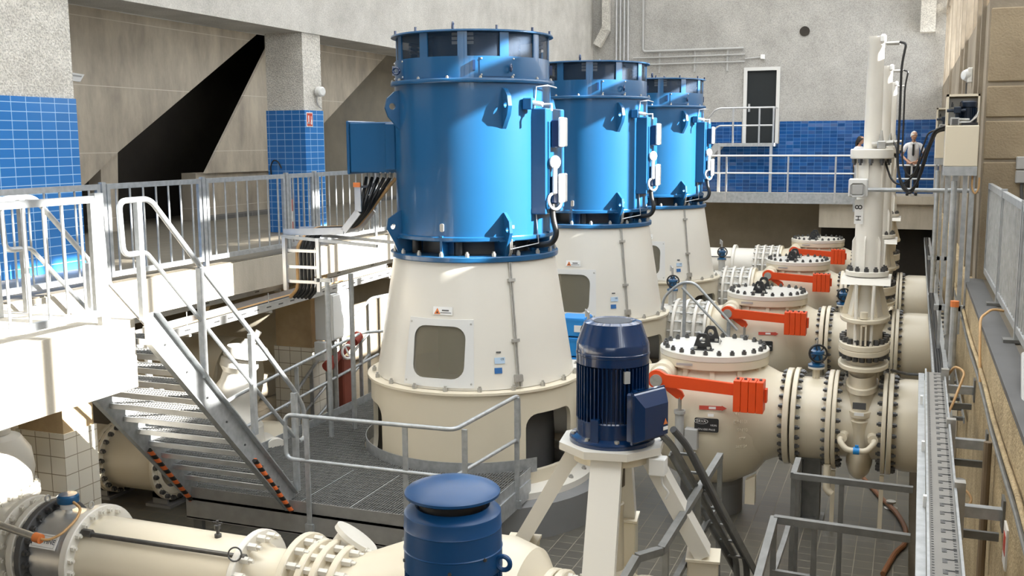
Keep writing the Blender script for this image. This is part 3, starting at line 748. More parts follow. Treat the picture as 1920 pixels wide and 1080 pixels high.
# lettering and plates on the bowl
def bowl_r(z):
    pr=[(.34,.42),(.60,.58),(.80,.85),(.87,1.15),(.86,1.4),(.78,1.65),(.68,1.82)]
    for (r0,z0),(r1,z1) in zip(pr,pr[1:]):
        if z0<=z<=z1: return r0+(r1-r0)*(z-z0)/(z1-z0)
    return .86
def on_bowl(a,z,out=.006,tilt=None):
    dz=.04; tl=math.atan2(bowl_r(z-dz)-bowl_r(z+dz),2*dz)
    return frame_T(a,bowl_r(z)+out,z,tl,VX,VY)
CREAMR=paint('cream_raised_letters',(.80,.74,.61),.3,var=.02)
for i,(s,sz) in enumerate((('VR395',.075),('DN1000',.065),('PN10',.06),('07M',.045),('2853/24',.045))):
    T=on_bowl(34,1.47-.105*i,.0)
    text(s,'cast_lettering',sz,CREAMR,T.translation,T.to_3x3(),v,.006)
T=on_bowl(5,1.33,.02); m=M(); m.T=T; m.prism(rrect(.29,.17,.02),0,.01,'z'); np_=m.obj('nameplate',BLACKP,v,label='black nameplate with silver lettering')
WL=paint('silver_lettering',(.72,.72,.72),.4)
for s,sz,x,y in (('ERVA',.05,-.065,.045),('VR395',.03,.085,.0),('DN1000 PN10',.034,.0,-.055)):
    q=T@Matrix.Translation((x,y,.012)); text(s,'plate_lettering',sz,WL,q.translation,q.to_3x3(),np_,.001)
m=M(); m.T=T@Matrix.Translation((-.065,.045,.012)); m.lathe([(.062,0),(.067,0),(.067,.003),(.062,.003)],24,sx=1.25,sy=.5,closed=True); m.obj('oval_mark',WL,np_)
T=on_bowl(10,1.53,.004); m=M(); m.T=T; m.prism([(-.17,-.025),(.10,-.025),(.10,-.033),(.16,0),(.10,.033),(.10,.025),(-.17,.025)],0,.006,'z'); ar=m.obj('flow_arrow',RED,v,label='red and white flow arrow label')
m=M(); m.T=T; m.box(-.055,.03,-.015,.015,.006,.008); m.obj('white_field',WHITE,ar)
T=on_bowl(8,1.445,.004); m=M(); m.T=T; m.box(-.035,.035,-.018,.018,0,.004); m.obj('white_label',WHITE,v)
for a,z in ((60,1.12),(-30,1.0)):
    T=on_bowl(a,z,0); m=M(); m.T=T; m.lathe([(0,0),(.04,0),(.03,.02),(0,.022)],14); m.obj('plug',CREAM,v)
LB=['cream round-bodied check valve with orange weight lever, second nearest of the row',
    'cream round-bodied check valve with orange weight lever, third of the row',
    'cream round-bodied check valve with orange weight lever, farthest of the row by the end wall']
for k in range(3): dup(v,(0,P*(k+1),0),LB[k],('cast_lettering','plug','white_label'))
# ------------------------------------------------------------------ spool pieces between check valve and gate valve
s=thing('pipe_spool','short cream flanged pipe between the nearest check valve and its gate valve','pipe',(-.97,VY,0),'flanged spool pieces')
m=M(); xl(m); m.lathe([(.508,-1.24),(.508,-.76)],56); m.obj('pipe_shell',CREAM,s)
m=M(); xl(m); flange(m,.615,-1.245,-1.185,.4); f1=m.obj('flange',CREAM,s); bolts(f1,'flange_bolt',(-1.185,VY,VZ),XA,.565,28,.052,STEEL,keep=lambda p:p.y<VY+.25)
m=M(); xl(m); flange(m,.615,-.835,-.775,.4); f2=m.obj('flange',CREAM,s); bolts(f2,'flange_bolt',(-.835,VY,VZ),(-1,0,0),.565,28,.05,STEEL,keep=lambda p:p.y<VY+.25)
m=M(); m.box(-1.15,-.90,VY-.02,VY+.02,0,.83); m.box(-1.15,-1.12,VY-.13,VY+.13,0,.83); m.box(-.93,-.90,VY-.13,VY+.13,0,.83); m.box(-1.2,-.85,VY-.17,VY+.17,0,.03); m.box(-1.18,-.87,VY-.15,VY+.15,.80,.83); m.obj('support_post',GALVD,s)
m=M(); m.tube([(-.80,VY-.45,.85),(-.80,VY-.47,.55),(-.74,VY-.47,.50)],.045,12,.05); m.obj('drain_stub',CREAM,s)
m=M(); m.tube([(-1.0,VY,VZ+.5),(-1.0,VY,VZ+.63)],.045,14); m.obj('branch_stub',CREAM,s)
SPL=['short cream flanged pipe after the second check valve','short cream flanged pipe after the third check valve','short cream flanged pipe after the farthest check valve']
for k in range(3): dup(s,(0,P*(k+1),0),SPL[k],('support_post',))
def handwheel(x,y,z,label,stub=.0):
    t=thing('handwheel_valve',label,'valve',(x,y,z),'small blue handwheel valves')
    m=M().at((x,y,z)); m.lathe([(0,0),(.10,0),(.10,.025),(0,.025)],24); m.obj('lower_flange',CREAMW if not stub else ZINC,t)
    m=M().at((x,y,z)); m.lathe([(0,.025),(.10,.025),(.10,.05),(.06,.07),(.075,.12),(.075,.18),(.095,.19),(.095,.22),(.05,.24),(.03,.30),(0,.30)],24); m.obj('valve_body',BLUE,t)
    m=M(); m.tube([(x,y,z+.26),(x,y,z+.36)],.012,8); m.obj('spindle',ZINC,t)
    R,rr=.105,.013
    m=M().at((x+.02,y-.06,z+.20),(.25,-1,.15)); m.lathe([(R+rr*math.cos(2*PI*k/8),rr*math.sin(2*PI*k/8)) for k in range(8)],26,closed=True)
    for a in (0,60,120): m.bar((-R*math.cos(math.radians(a)),-R*math.sin(math.radians(a)),0),(R*math.cos(math.radians(a)),R*math.sin(math.radians(a)),0),.012,.012)
    m.obj('handwheel',BLACK,t)
    if stub:
        m=M(); m.tube([(x,y,z),(x,y,z-stub)],.075,16); m.obj('stub_pipe',ALU,t)
        m=M(); m.tube([(x,y-.03,z+.28),(x,y-.03,z+.44),(x-.03,y-.03,z+.48),(x-.03,y-.03,z+.38)],.02,8); m.obj('vent_tube',ALU,t)
    return t
for k,l in enumerate(('small blue handwheel valve on the spool of the nearest discharge pipe','small blue handwheel valve behind the nearest gate valve','small blue handwheel valve on the third discharge pipe','small blue handwheel valve on the farthest discharge pipe')):
    handwheel(-1.0,VY+P*k,VZ+.63,l)
for k,l in ((1,'small blue handwheel valve on steel stub beside the middle cone housing'),(2,'small blue handwheel valve on steel stub beside the farthest cone housing'),(0,'small blue handwheel valve on steel stub behind the navy motor')):
    handwheel(-3.95,VY+P*k,VZ+.74,l,.24)
# ------------------------------------------------------------------ expansion joints on the inlet side
e=thing('expansion_joint','cream expansion joint with tie rods left of the second check valve','pipe joint',(-3.55,VY+P,0),'expansion joints with tie rods')
y=VY+P
for i,x in enumerate((-3.86,-3.67,-3.48,-3.29)):
    m=M(); xl(m,0,y); flange(m,.62,x,x+.055,.4); f=m.obj('flange',CREAMW,e)
m=M(); xl(m,0,y); m.lathe([(.52,-3.9),(.53,-3.75),(.48,-3.7),(.53,-3.6),(.48,-3.5),(.53,-3.4),(.515,-3.2)],48); m.obj('bellows',CREAMW,e)
for k in range(20):
    a=2*PI*k/20+.1; yy,zz=y+.57*math.cos(a),VZ+.57*math.sin(a)
    m=M(); m.tube([(-3.92,yy,zz),(-3.20,yy,zz)],.016,6)
    for x in (-3.9,-3.72,-3.55,-3.36,-3.22): m.tube([(x,yy,zz),(x+.045,yy,zz)],.034,6)
    m.obj('tie_rod',ZINC,e)
m=M(); xl(m,0,y); m.lathe([(.508,-4.9),(.508,-3.88)],48); m.obj('pipe_stub',CREAMW,e)
dup(e,(0,P,0),'cream expansion joint with tie rods left of the third check valve')
e4=dup(e,(0,2*P,0),'cream expansion joint with tie rods left of the farthest check valve')
dup(e,(0,-P,0),'cream expansion joint with tie rods behind the navy motor')
y4=VY+3*P
t=thing('suction_pipe','wide cream pipe with strapped cable running left from the farthest check valve','pipe',(-6,y4,0))
m=M(); xl(m,0,y4); m.lathe([(.50,-6.5),(.50,-4.6)],48); m.tube([(0,0,-6.5),(-.0,.3,-6.9),(0,.9,-7.2)],.5,36,.3); m.obj('pipe_shell',CREAMW,t)
for x in (-4.62,-5.35,-4.4):
    m=M(); xl(m,0,y4); m.lathe([(.50,x),(.506,x+.005),(.506,x+.03),(.50,x+.035)],40); m.obj('strap',ZINC,t)
m=M(); m.tube([(-6.4,y4-.44,VZ+.1),(-5.6,y4-.46,VZ+.22),(-5.35,y4-.44,VZ+.3),(-4.5,y4-.44,VZ+.3)],.014,6); m.obj('cable',DARKG,t)
m=M(); xl(m,0,y4); flange(m,.6,-4.5,-4.42,.4); m.obj('flange',CREAMW,t)
# ------------------------------------------------------------------ gate valves with tall white hydraulic cylinders
GX=-.45
g=thing('gate_valve','cream gate valve under a tall white hydraulic cylinder, nearest of the row, marked H8','valve',(GX,VY,0),'gate valves with hydraulic cylinders')
for x0,x1 in ((-.765,-.715),(-.20,-.15)):
    m=M(); xl(m); flange(m,.615,x0,x1,.3); f=m.obj('flange',CREAM,g)
    if x0<-.5: bolts(f,'flange_bolt',(x1,VY,VZ),XA,.565,28,.052,STEEL,keep=lambda p:p.y<VY+.2)
    else: bolts(f,'flange_bolt',(x0,VY,VZ),(-1,0,0),.565,28,.052,STEEL,keep=lambda p:p.y<VY+.2)
m=M(); xl(m); m.lathe([(.45,-.72),(.45,-.19)],40); m.obj('body_core',CREAM,g)
# oval lower body: stretched along Y
SY=2.9; m=M().at((GX,VY,0)); m.lathe([(0,.62),(.07,.63),(.125,.70),(.155,.80),(.163,1.0),(.163,1.18),(.175,1.40),(.18,1.42),(.163,1.44),(.163,1.75),(.165,1.95)],36,sy=SY); m.obj('oval_body',CREAM,g,40)
for z,r in ((1.50,.195),(1.78,.195)):
    m=M().at((GX,VY,0)); m.lathe([(.15,z-.035),(r-.01,z-.04),(r,z-.03),(r,z+.03),(r-.01,z+.04),(.15,z+.035)],36,sy=SY*.9,closed=True); m.obj('body_band',CREAM,g)
SB=1.75
m=M().at((GX,VY,0)); m.lathe([(.15,2.02),(.285,2.02),(.295,2.03),(.295,2.07),(.285,2.08),(.15,2.08)],40,sy=SB,closed=True); m.obj('lower_collar',CREAM,g)
m=M().at((GX,VY,0)); m.lathe([(.165,1.9),(.20,2.1),(.20,2.22)],36,sy=1.9); m.obj('bonnet_neck',CREAM,g)
m=M().at((GX,VY,0)); m.lathe([(.1,2.20),(.285,2.20),(.295,2.21),(.295,2.26),(.29,2.268),(.295,2.275),(.295,2.33),(.285,2.34),(.1,2.34)],44,sy=SB,closed=True); bf=m.obj('bonnet_flange',CREAM,g)
for k in range(20):
    a=2*PI*k/20
    for z,ax in ((2.34,1),(2.20,-1)):
        p=Vector((GX+.255*math.cos(a),VY+.255*SB*math.sin(a),z))
        if p.y>VY+.3: continue
        m=M().at(p); m.lathe([(0,0),(.034,0),(.034,.06*ax),(0,.06*ax)],6); m.obj('bonnet_bolt',STEEL,bf)
m=M().at((GX,VY,0)); m.lathe([(.205,2.34),(.21,2.62)],36,sy=SB); m.obj('yoke_base',CREAM,g)
m=M().at((GX,VY,0)); m.lathe([(.1,2.60),(.285,2.60),(.29,2.61),(.29,2.645),(.285,2.65),(.1,2.65)],40,sy=SB,closed=True); m.obj('upper_collar',CREAM,g)
m=M().at((GX,VY,0)); m.lathe([(.205,2.65),(.13,3.08)],32); m.obj('yoke_cone',CREAMW,g)
for a in (0,60,120,180,240,300):
    m=M(); m.T=Matrix.Translation((GX,VY,0))@Matrix.Rotation(math.radians(a),4,'Z'); m.prism([(.12,2.65),(.28,2.65),(.16,3.10),(.12,3.10)],-.012,.012,'y'); m.obj('yoke_rib',CREAM,g)
m=M(); m.box(GX-.28,GX+.28,VY-.33,VY+.28,3.085,3.12); m.prism([(VY-.38,3.055),(VY-.33,3.12),(VY-.33,3.085)],GX-.28,GX+.28,'x'); m.obj('square_plate',CREAMW,g)
for dx in (-.10,.10):
    m=M(); m.tube([(GX+dx*1.0,VY-.36,3.06),(GX+dx*.85,VY-.44,2.32)],.021,10); m.obj('tie_bar',CREAMW,g)
m=M(); m.tube([(GX,VY-.42,2.66),(GX,VY-.42,2.74)],.045,14); m.obj('plug_boss',CREAM,g)
m=M(); m.box(GX-.03,GX-.01,VY-.5,VY-.4,2.35,2.6); m.box(GX+.02,GX+.04,VY-.5,VY-.4,2.35,2.6); m.box(GX-.03,GX+.04,VY-.5,VY-.4,2.58,2.6); m.obj('guard_frame',CREAM,g)
m=M().at((GX,VY,0)); m.lathe([(.1,3.13),(.245,3.13),(.25,3.14),(.25,3.185),(.245,3.19),(.1,3.19)],40,closed=True); lf=m.obj('cylinder_flange',CREAMW,g)
bolts(lf,'cylinder_bolt',(GX,VY,3.19),(0,0,1),.21,12,.05,STEEL,.04)
m=M().at((GX,VY,0)); m.lathe([(.155,3.19),(.155,4.53)],36); m.obj('lantern_tube',WHITEP,g)
for a in range(20,380,60):
    m=M(); m.T=Matrix.Translation((GX,VY,0))@Matrix.Rotation(math.radians(a),4,'Z'); m.prism([(.15,3.19),(.19,3.19),(.19,3.55),(.15,3.62)],-.008,.008,'y'); m.obj('lower_rib',WHITEP,g); TT=m.T; m=M(); m.T=TT; m.prism([(.15,4.53),(.18,4.53),(.18,4.2),(.15,4.1)],-.008,.008,'y'); m.obj('upper_rib',WHITEP,g)
m=M().at((GX,VY,0)); m.lathe([(0,4.53),(.235,4.53),(.245,4.54),(.245,4.635),(.235,4.645),(0,4.645)],44); hp=m.obj('head_plate',WHITEP,g)
bolts(hp,'head_bolt',(GX,VY,4.53),(0,0,-1),.205,10,.055,STEEL,.05); 
m=M().at((GX,VY,0)); m.lathe([(.100,4.645),(.092,5.88),(.095,5.885),(.095,5.95),(0,5.95)],36); m.obj('hydraulic_cylinder',WHITEP,g)
m=M(); m.rbox(GX+.04,GX+.11,VY-.10,VY-.02,5.87,5.97,.02); m.obj('port_block',WHITE,g)
m=M(); m.tube([(GX+.11,VY-.08,5.86),(GX+.26,VY-.1,5.86)],.022,10); m.obj('hose_fitting',ZINC,g)
m=M(); m.rbox(GX+.06,GX+.16,VY-.18,VY-.06,4.645,4.74,.01); m.tube([(GX+.0,VY-.13,4.7),(GX+.24,VY-.16,4.72)],.028,10); m.tube([(GX+.1,VY-.12,4.74),(GX+.1,VY-.12,4.86)],[.03,.012],8); m.obj('valve_manifold',ZINC,g)
m=M(); m.rbox(GX-.24,GX-.02,VY-.26,VY-.15,4.08,4.30,.015); sb=m.obj('position_switch',LGREY,g)
m=M(); m.rbox(GX-.22,GX-.05,VY-.285,VY-.26,4.09,4.25,.03); m.obj('switch_lid',GREYP,sb)
m=M(); m.box(GX-.165,GX-.065,VY-.165,VY-.155,3.76,4.05); tg=m.obj('tag_sheet',WHITE,g)
T=Matrix.Translation((GX-.115,VY-.168,3.96))@facing((0,-1,0),(-1,0,0)); text('8','tag_lettering',.12,BLACKP,T.translation,T.to_3x3(),tg,.001)
T=Matrix.Translation((GX-.115,VY-.168,3.83))@facing((0,-1,0),(-1,0,0)); text('H','tag_lettering',.09,BLACKP,T.translation,T.to_3x3(),tg,.001)
m=M(); m.box(GX-.08,GX+.07,VY-.57,VY-.565,1.60,1.68); m.obj('nameplate',DARKG,g)
m=M(); m.box(GX-.06,GX+.05,VY-.57,VY-.565,1.52,1.56); m.obj('white_label',WHITE,g)
m=M(); m.tube([(GX-.17,VY-.50,1.24),(GX-.22,VY-.60,1.22),(GX-.13,VY-.66,1.12),(GX+.10,VY-.66,1.12),(GX+.19,VY-.60,1.22),(GX+.15,VY-.50,1.24)],.035,12,.06)
for sx_ in (-.17,.15): m.tube([(GX+sx_,VY-.42,1.24),(GX+sx_*1.1,VY-.58,1.24)],.06,14)
bp_=m.obj('bypass_pipe',CREAM,g)
m=M(); m.tube([(GX-.05,VY-.66,1.12),(GX+.02,VY-.66,1.12)],.045,12); m.box(GX-.03,GX+.01,VY-.68,VY-.65,1.12,1.19); m.obj('bypass_cock',SKYCAP,bp_)
for x in (-.735,-.175):
    m=M(); m.bar((x,VY-.3,.74),(x,VY-.3,0),.05,.05); m.obj('foot_leg',CREAM,g)
GL=['cream gate valve under a tall white hydraulic cylinder, second of the row','cream gate valve under a tall white hydraulic cylinder, third of the row','cream gate valve without sight of its base, farthest of the row']
for k in range(2): dup(g,(0,P*(k+1),0),GL[k],('tag_sheet','bypass_cock'))
# discharge pipes into the right wall
q=thing('discharge_pipe','wide cream discharge pipe from the nearest gate valve into the right wall','pipe',(.2,VY,0),'cream discharge pipes to the wall')
m=M(); xl(m); m.lathe([(.51,-.13),(.53,-.05),(.56,.04),(.56,.615)],56); m.obj('pipe_shell',CREAM,q)
m=M(); xl(m); flange(m,.615,-.135,-.08,.4); f=m.obj('flange',CREAM,q); bolts(f,'flange_bolt',(-.08,VY,VZ),XA,.575,28,.05,STEEL,keep=lambda p:p.y<VY+.2)
for k,l in enumerate(('wide cream discharge pipe from the second gate valve into the right wall','wide cream discharge pipe from the third gate valve into the right wall')): dup(q,(0,P*(k+1),0),l)
# hydraulic hoses from the cylinders to the power packs
h=thing('hydraulic_hose','black hose looping from the top of the nearest white cylinder','hose',(GX,VY,5.8),'black hydraulic hoses')
m=M(); m.tube([(GX+.26,12.98,5.86),(GX+.33,12.95,5.84),(-.16,12.92,5.6),(-.155,12.9,5.0),(-.16,12.88,4.5),(-.12,12.84,4.28),(-.02,12.8,4.15),(.06,12.76,4.25),(.14,12.7,4.6),(.22,12.65,4.86),(.34,12.6,4.90)],.014,8,.12); m.obj('hose_body',BLACK,h)
h2=thing('hydraulic_hose','black hose from the head plate of the nearest cylinder to the power pack','hose',(GX,VY,4.7),'black hydraulic hoses')
m=M(); m.tube([(GX+.24,13.04,4.72),(-.17,12.95,4.66),(-.15,12.9,4.4),(-.10,12.85,4.2),(.0,12.8,4.12),(.1,12.75,4.35),(.17,12.7,4.65),(.25,12.65,4.86),(.36,12.6,4.88)],.013,8,.1); m.obj('hose_body',BLACK,h2)
dup(h,(0,P,0),'black hose looping from the top of the second white cylinder')
h3=thing('hydraulic_hose','black hose sagging from the nearest cylinder neck towards the power packs','hose',(GX,VY,4.2),'black hydraulic hoses')
m=M(); m.tube([(GX+.15,13.2,4.5),(-.22,13.1,4.28),(-.12,13.0,4.22),(.02,12.9,4.32),(.12,12.8,4.6),(.24,12.7,4.84),(.36,12.62,4.86)],.012,8,.1); m.obj('hose_body',BLACK,h3)
# ------------------------------------------------------------------ grated platform round the nearest pump
ZP=.8; px0,px1,py0,py1=-7.72,-4.2,9.55,14.2
t=thing('grated_platform','galvanised grated platform around the nearest pump at the stair foot','platform',(-6,11,0))
m=M()
def in_ring(x,y): return (x-PX)**2+(y-PY)**2<1.50**2
x=px0+.02
while x<px1-.02:                       # bearing bars along Y, broken at the ring
    segs=[];d=1.5**2-(x-PX)**2
    if d>0:
        a=PY-math.sqrt(d); b=PY+math.sqrt(d)
        if a>py0: m.box(x,x+.008,py0+.02,a,ZP-.03,ZP)
        if b<py1: m.box(x,x+.008,b,py1,ZP-.03,ZP)
    else: m.box(x,x+.008,py0+.02,py1,ZP-.03,ZP)
    x+=.034
y=py0+.05
while y<py1:
    d=1.5**2-(y-PY)**2
    if d>0:
        a=PX-math.sqrt(d)
        m.box(px0,a,y,y+.007,ZP-.012,ZP-.001)
        if PX+math.sqrt(d)<px1: m.box(PX+math.sqrt(d),px1,y,y+.007,ZP-.012,ZP-.001)
    else: m.box(px0,px1,y,y+.007,ZP-.012,ZP-.001)
    y+=.10
m.obj('grating',GALVD,t)
m=M(); m.box(px0,px1,py0-.01,py0,ZP-.12,ZP+.01); m.box(px0,px1,py0-.035,py0-.01,ZP-.36,ZP-.12); m.box(px0,px1,py0-.035,py0+.05,ZP-.37,ZP-.345); m.box(px0,px1,py0-.035,py0+.05,ZP-.14,ZP-.12); m.obj('front_beam',paint('weathered_galvanized',(.33,.32,.30),.55,.3,var=.15,scale=8),t)
m=M(); m.box(px1,px1+.01,py0,11.55,ZP-.12,ZP+.01); m.box(px1,px1+.03,py0,11.5,ZP-.34,ZP-.12); m.obj('side_beam',GALV,t)
m=M(); m.box(px0-.03,px0,py0+1.0,py1,ZP-.3,ZP-.12); m.box(px0-.012,px0,py0+.6,py1,ZP-.1,ZP+.10); m.obj('toe_board',GALV,t)
m=M()
vs=[];fs=[];n=40
for k in range(n+1):
    a=-112+165*k/n
    for r in (1.47,1.478):
        for z in (ZP-.06,ZP+.12): vs.append(pol(a,r,z))
for k in range(n):
    i=k*4;j=i+4; fs+=[(i+2,j+2,j+3,i+3),(i,i+1,j+1,j),(i+1,i+3,j+3,j+1),(i,j,j+2,i+2)]
m.add(vs,fs); m.obj('kick_ring',GALV,t)
for x,y in ((px0+.1,py0+.06),(-6.2,py0+.06),(px1-.15,py0+.06),(px0+.1,12.),(px0+.1,14.)):
    m=M(); m.box(x-.06,x+.06,y-.03,y+.03,0,ZP-.14); m.box(x-.1,x+.1,y-.09,y+.09,0,.02); m.obj('leg',GALVD,t)
for dx in (0,.62):
    m=M(); m.bar((px0+.05,py0+.6+dx*2,ZP+.004),(-5.9,py0+.6+dx*2,ZP+.004),.012,.006) if False else m.box(-6.2+dx,-6.19+dx,py0+.02,py0+1.2,ZP,ZP+.004); m.obj('panel_joint',GALV,t)
# ------------------------------------------------------------------ steel stair from the landing down to the platform
sx0,sx1=-7.66,-6.34; Y0,Y1=7.40,9.60; Z0,Z1=3.2,.8
t=thing('steel_stair','galvanised open-tread steel stair from the sunlit landing down to the platform','stair',(-7,8.5,0))
for x,nm in ((sx1,'stringer'),(sx0,'stringer')):
    sgn=1 if x==sx1 else -1
    m=M(); m.prism([(Y0-.02,Z0+.05),(Y0+.16,Z0+.05),(Y1+.06,Z1+.13),(Y1+.06,Z1-.05),(Y1-.12,Z1-.10),(Y0-.02,Z0-.22)],x-.006,x+.006,'x')
    for a,b in (((Y0+.1,Z0+.05),(Y1+.05,Z1+.06)),((Y0-.02,Z0-.22),(Y1-.10,Z1-.10))):
        m.bar((x+sgn*.035,a[0],a[1]),(x+sgn*.035,b[0],b[1]),.07,.012,(0,0,1))
    s=m.obj(nm,GALV,t)
    m=M()
    y_a,z_a=(Y1-.75,Z1+.66); 
    m.tube([(x+(.062 if sgn>0 else .02),Y0+.66*(Y1-Y0),Z0-.22-.66*2.28-(0 if sgn>0 else .03)),(x+(.062 if sgn>0 else .02),Y1-.10,Z1-.10-(0 if sgn>0 else .03))],.028,10)
    m.obj('hazard_strip',HAZ,s)
    for k in range(7):
        f=(k+.6)/7.5; m=M().at((x+sgn*.006,Y0+.05+f*2.15,Z0-.08-f*2.38),(sgn,0,0)); m.lathe([(0,0),(.011,0),(.011,.012),(0,.012)],6); m.obj('bolt',STEEL,s)
tm=None
NT=12
for k in range(NT):
    f=(k+.55)/NT; y=Y0+.02+f*(Y1-Y0-.0); z=Z0-(k+1)*(Z0-Z1)/(NT+1)
    if tm is None:
        m=M(); xx=sx0+.02
        while xx<sx1-.02: m.box(xx,xx+.006,.02,.23,-.03,0); xx+=.034
        for yy in (.02,.08,.14,.20): m.box(sx0+.01,sx1-.01,yy,yy+.006,-.03,0)
        tm=m.mesh('tread',GALVD)
        m=M(); m.box(sx0+.01,sx1-.01,.228,.236,-.055,.002); m.box(sx0+.01,sx1-.01,.0,.012,-.05,.003); nm=m.mesh('nosing',ALU)
    o=bpy.data.objects.new('tread',tm); COL.objects.link(o); o.parent=t; o.matrix_parent_inverse=parent_inv(t); o.location=(0,y-.12,z)
    q=bpy.data.objects.new('nosing',nm); COL.objects.link(q); q.parent=o
# stair handrails
def post(m,x,y,z0,z1,w=.06,d=.012,ax='x'):
    if ax=='x': m.box(x-d/2,x+d/2,y-w/2,y+w/2,z0,z1)
    else: m.box(x-w/2,x+w/2,y-d/2,y+d/2,z0,z1)
def stair_rail(x,label):
    h=thing('stair_handrail',label,'handrail',(x,8.5,1.5),'stair handrails')
    m=M(); m.tube([(x,7.33,3.80),(x,7.15,3.80),(x,7.13,4.27),(x,7.52,4.27),(x,8.2,3.57),(x,8.97,2.80),(x,9.72,2.02),(x,9.90,1.78),(x,9.90,1.42),(x,9.78,1.42)],.026,12,.09); m.obj('top_rail',GALV,h)
    m=M(); m.tube([(x,7.33,3.80),(x,7.44,3.80),(x,9.68,1.50)],.021,10,.08); m.obj('mid_rail',GALV,h)
    for y,zb,zt in ((7.36,3.2,4.26),(8.17,2.50,3.58),(8.95,1.72,2.80),(9.71,.86,2.0)):
        m=M(); m.rbox(x-.03,x+.03,y-.03,y+.03,zb,zt,.006); p=m.obj('post',GALV,h)
    return h
stair_rail(-6.33,'galvanised tube handrail on the hall side of the stair')
stair_rail(-7.67,'galvanised tube handrail on the far left side of the stair')
# ------------------------------------------------------------------ platform guard rails
def tube_rail(label,loc,top,mid,posts,group,name='tube_guardrail',r=.024):
    h=thing(name,label,'guardrail',loc,group)
    m=M(); m.tube(top,r,12,.10); m.obj('top_rail',GALV,h)
    for q in (mid if isinstance(mid[0][0],(tuple,list)) else [mid]):
        m=M(); m.tube(q,r*.9,12,.08); m.obj('mid_rail',GALV,h)
    for (x,y,z0,z1) in posts:
        m=M(); m.rbox(x-.03,x+.03,y-.012,y+.012,z0,z1,.004); p=m.obj('post',GALV,h)
        m=M(); m.box(x-.05,x+.05,y-.02,y+.02,z0,z0+.1); m.obj('fixing_plate',GALV,p)
    return h
yf=9.5
tube_rail('galvanised tube guardrail along the front edge of the grated platform',(-5.3,yf,.5),
 [(-6.12,yf,1.30),(-6.32,yf,1.30),(-6.32,yf,1.80),(-4.28,yf,1.82),(-4.17,11.0,1.83),(-4.17,11.08,1.80),(-4.17,11.1,1.32),(-4.17,10.98,1.30)],
 [(-6.12,yf,1.30),(-4.30,yf,1.31),(-4.17,10.98,1.31)],
 [(-6.05,yf,.48,1.80),(-4.85,yf,.48,1.81),(-4.22,yf+.12,.48,1.80),(-4.16,11.0,.48,1.82)],'platform guardrails')
# left side rails climbing away
tube_rail('sloping galvanised guardrail left of the nearest cone housing',(-7.75,12,.8),
 [(-7.80,9.95,1.52),(-7.8,10.7,1.62),(-7.8,13.9,1.86),(-7.35,14.15,1.88)],[(-7.80,10.0,1.05),(-7.80,10.7,1.16),(-7.8,14.4,1.42)],
 [(-7.8,12.05,.7,1.70),(-7.8,13.1,.7,1.78),(-7.8,13.85,.7,1.84)],'platform guardrails')
tube_rail('galvanised stair rail rising behind the nearest cone housing',(-7.6,14.6,.8),
 [(-8.35,12.6,.95),(-8.35,13.4,1.42),(-8.35,15.2,2.18),(-8.1,16.2,2.2)],[[(-8.35,12.6,.55),(-8.35,15.1,1.60)],[(-8.35,12.6,.25),(-8.35,15.1,1.25)]],
 [(-8.35,13.3,.0,1.35),(-8.35,14.2,.0,1.75),(-8.35,15.1,.0,2.12)],'platform guardrails')
# ------------------------------------------------------------------ balustrade panels of flat frames and round bars
def panel(label,a,b,z0=3.28,z1=4.32,n=8,group='galvanised balustrade panels',post_at=(True,False),broad=.06):
    a=Vector((a[0],a[1],0)); b=Vector((b[0],b[1],0)); d=(b-a); L=d.length; d.normalize()
    h=thing('balustrade_panel',label,'railing',(a.x,a.y,3.2),group)
    A=lambda s,z: tuple(a+d*s+Vector((0,0,z)))
    g=.05
    m=M(); m.bar(A(g,z1-.03),A(L-g,z1-.03),.04,.06); m.obj('top_rail',GALV,h)
    m=M(); m.bar(A(g,z0+.03),A(L-g,z0+.03),.04,.06); m.obj('bottom_rail',GALV,h)
    for s in (g+.025,L-g-.025):
        m=M(); m.bar(A(s,z0+.06),A(s,z1-.06),.04,.05,tuple(d)); m.obj('frame_end',GALV,h)
    for k in range(n):
        s=g+.05+(L-2*g-.1)*(k+.5)/n
        m=M(); m.tube([A(s,z0+.05),A(s,z1-.05)],.012,8); m.obj('bar',GALV,h)
    for s,f in zip((0,L),post_at):
        if f:
            m=M(); m.bar(A(s,3.0),A(s,z1+.02),.05,broad,tuple(d)); p=m.obj('post',GALV,h)
            for z in (z1-.15,z0+.15):
                m=M().at(A(s,z)); m.lathe([(0,-.012),(.02,-.012),(.02,.012),(0,.012)],8); m.obj('clamp',ZINC,p)
    return h
XR=-8.31
for i,(y0,y1,n,l) in enumerate(((7.45,9.12,7,'balustrade panel on the left gallery in front of the near blue tiled wall'),(9.12,10.86,7,'balustrade panel on the left gallery right of the near blue tiled wall'),
    (10.86,12.74,7,'balustrade panel on the left gallery under the black recess edge'),(12.74,13.5,4,'narrow balustrade panel in front of the dark blue tiled column'),
    (13.5,15.35,8,'balustrade panel on the left gallery behind the curved cable ladder'),(15.35,17.2,8,'balustrade panel on the left gallery hidden behind the nearest motor'))):
    panel(l,(XR,y0),(XR,y1),n=n)
for k,(y0,y1) in enumerate(((17.2,19.2),(19.2,21.2))): panel('balustrade panel far along the left gallery, '+('before' if k==0 else 'beyond')+' the third column',(XR,y0),(XR,y1),n=8)
XL=-6.50
panel('sunlit balustrade panel on the landing edge at the far left',(XL,5.25),(XL,7.06),n=8,post_at=(False,True),broad=.10)
panel('sunlit balustrade panel at the landing edge, partly outside the picture',(XL,3.3),(XL,5.2),n=8)
panel('balustrade panel across the landing behind the stair head',(-8.1,3.4),(-8.1,5.2),n=7)
t=thing('landing_handrail','bent tube handrail on the landing behind the sunlit balustrade','handrail',(-7.67,7.0,3.2))
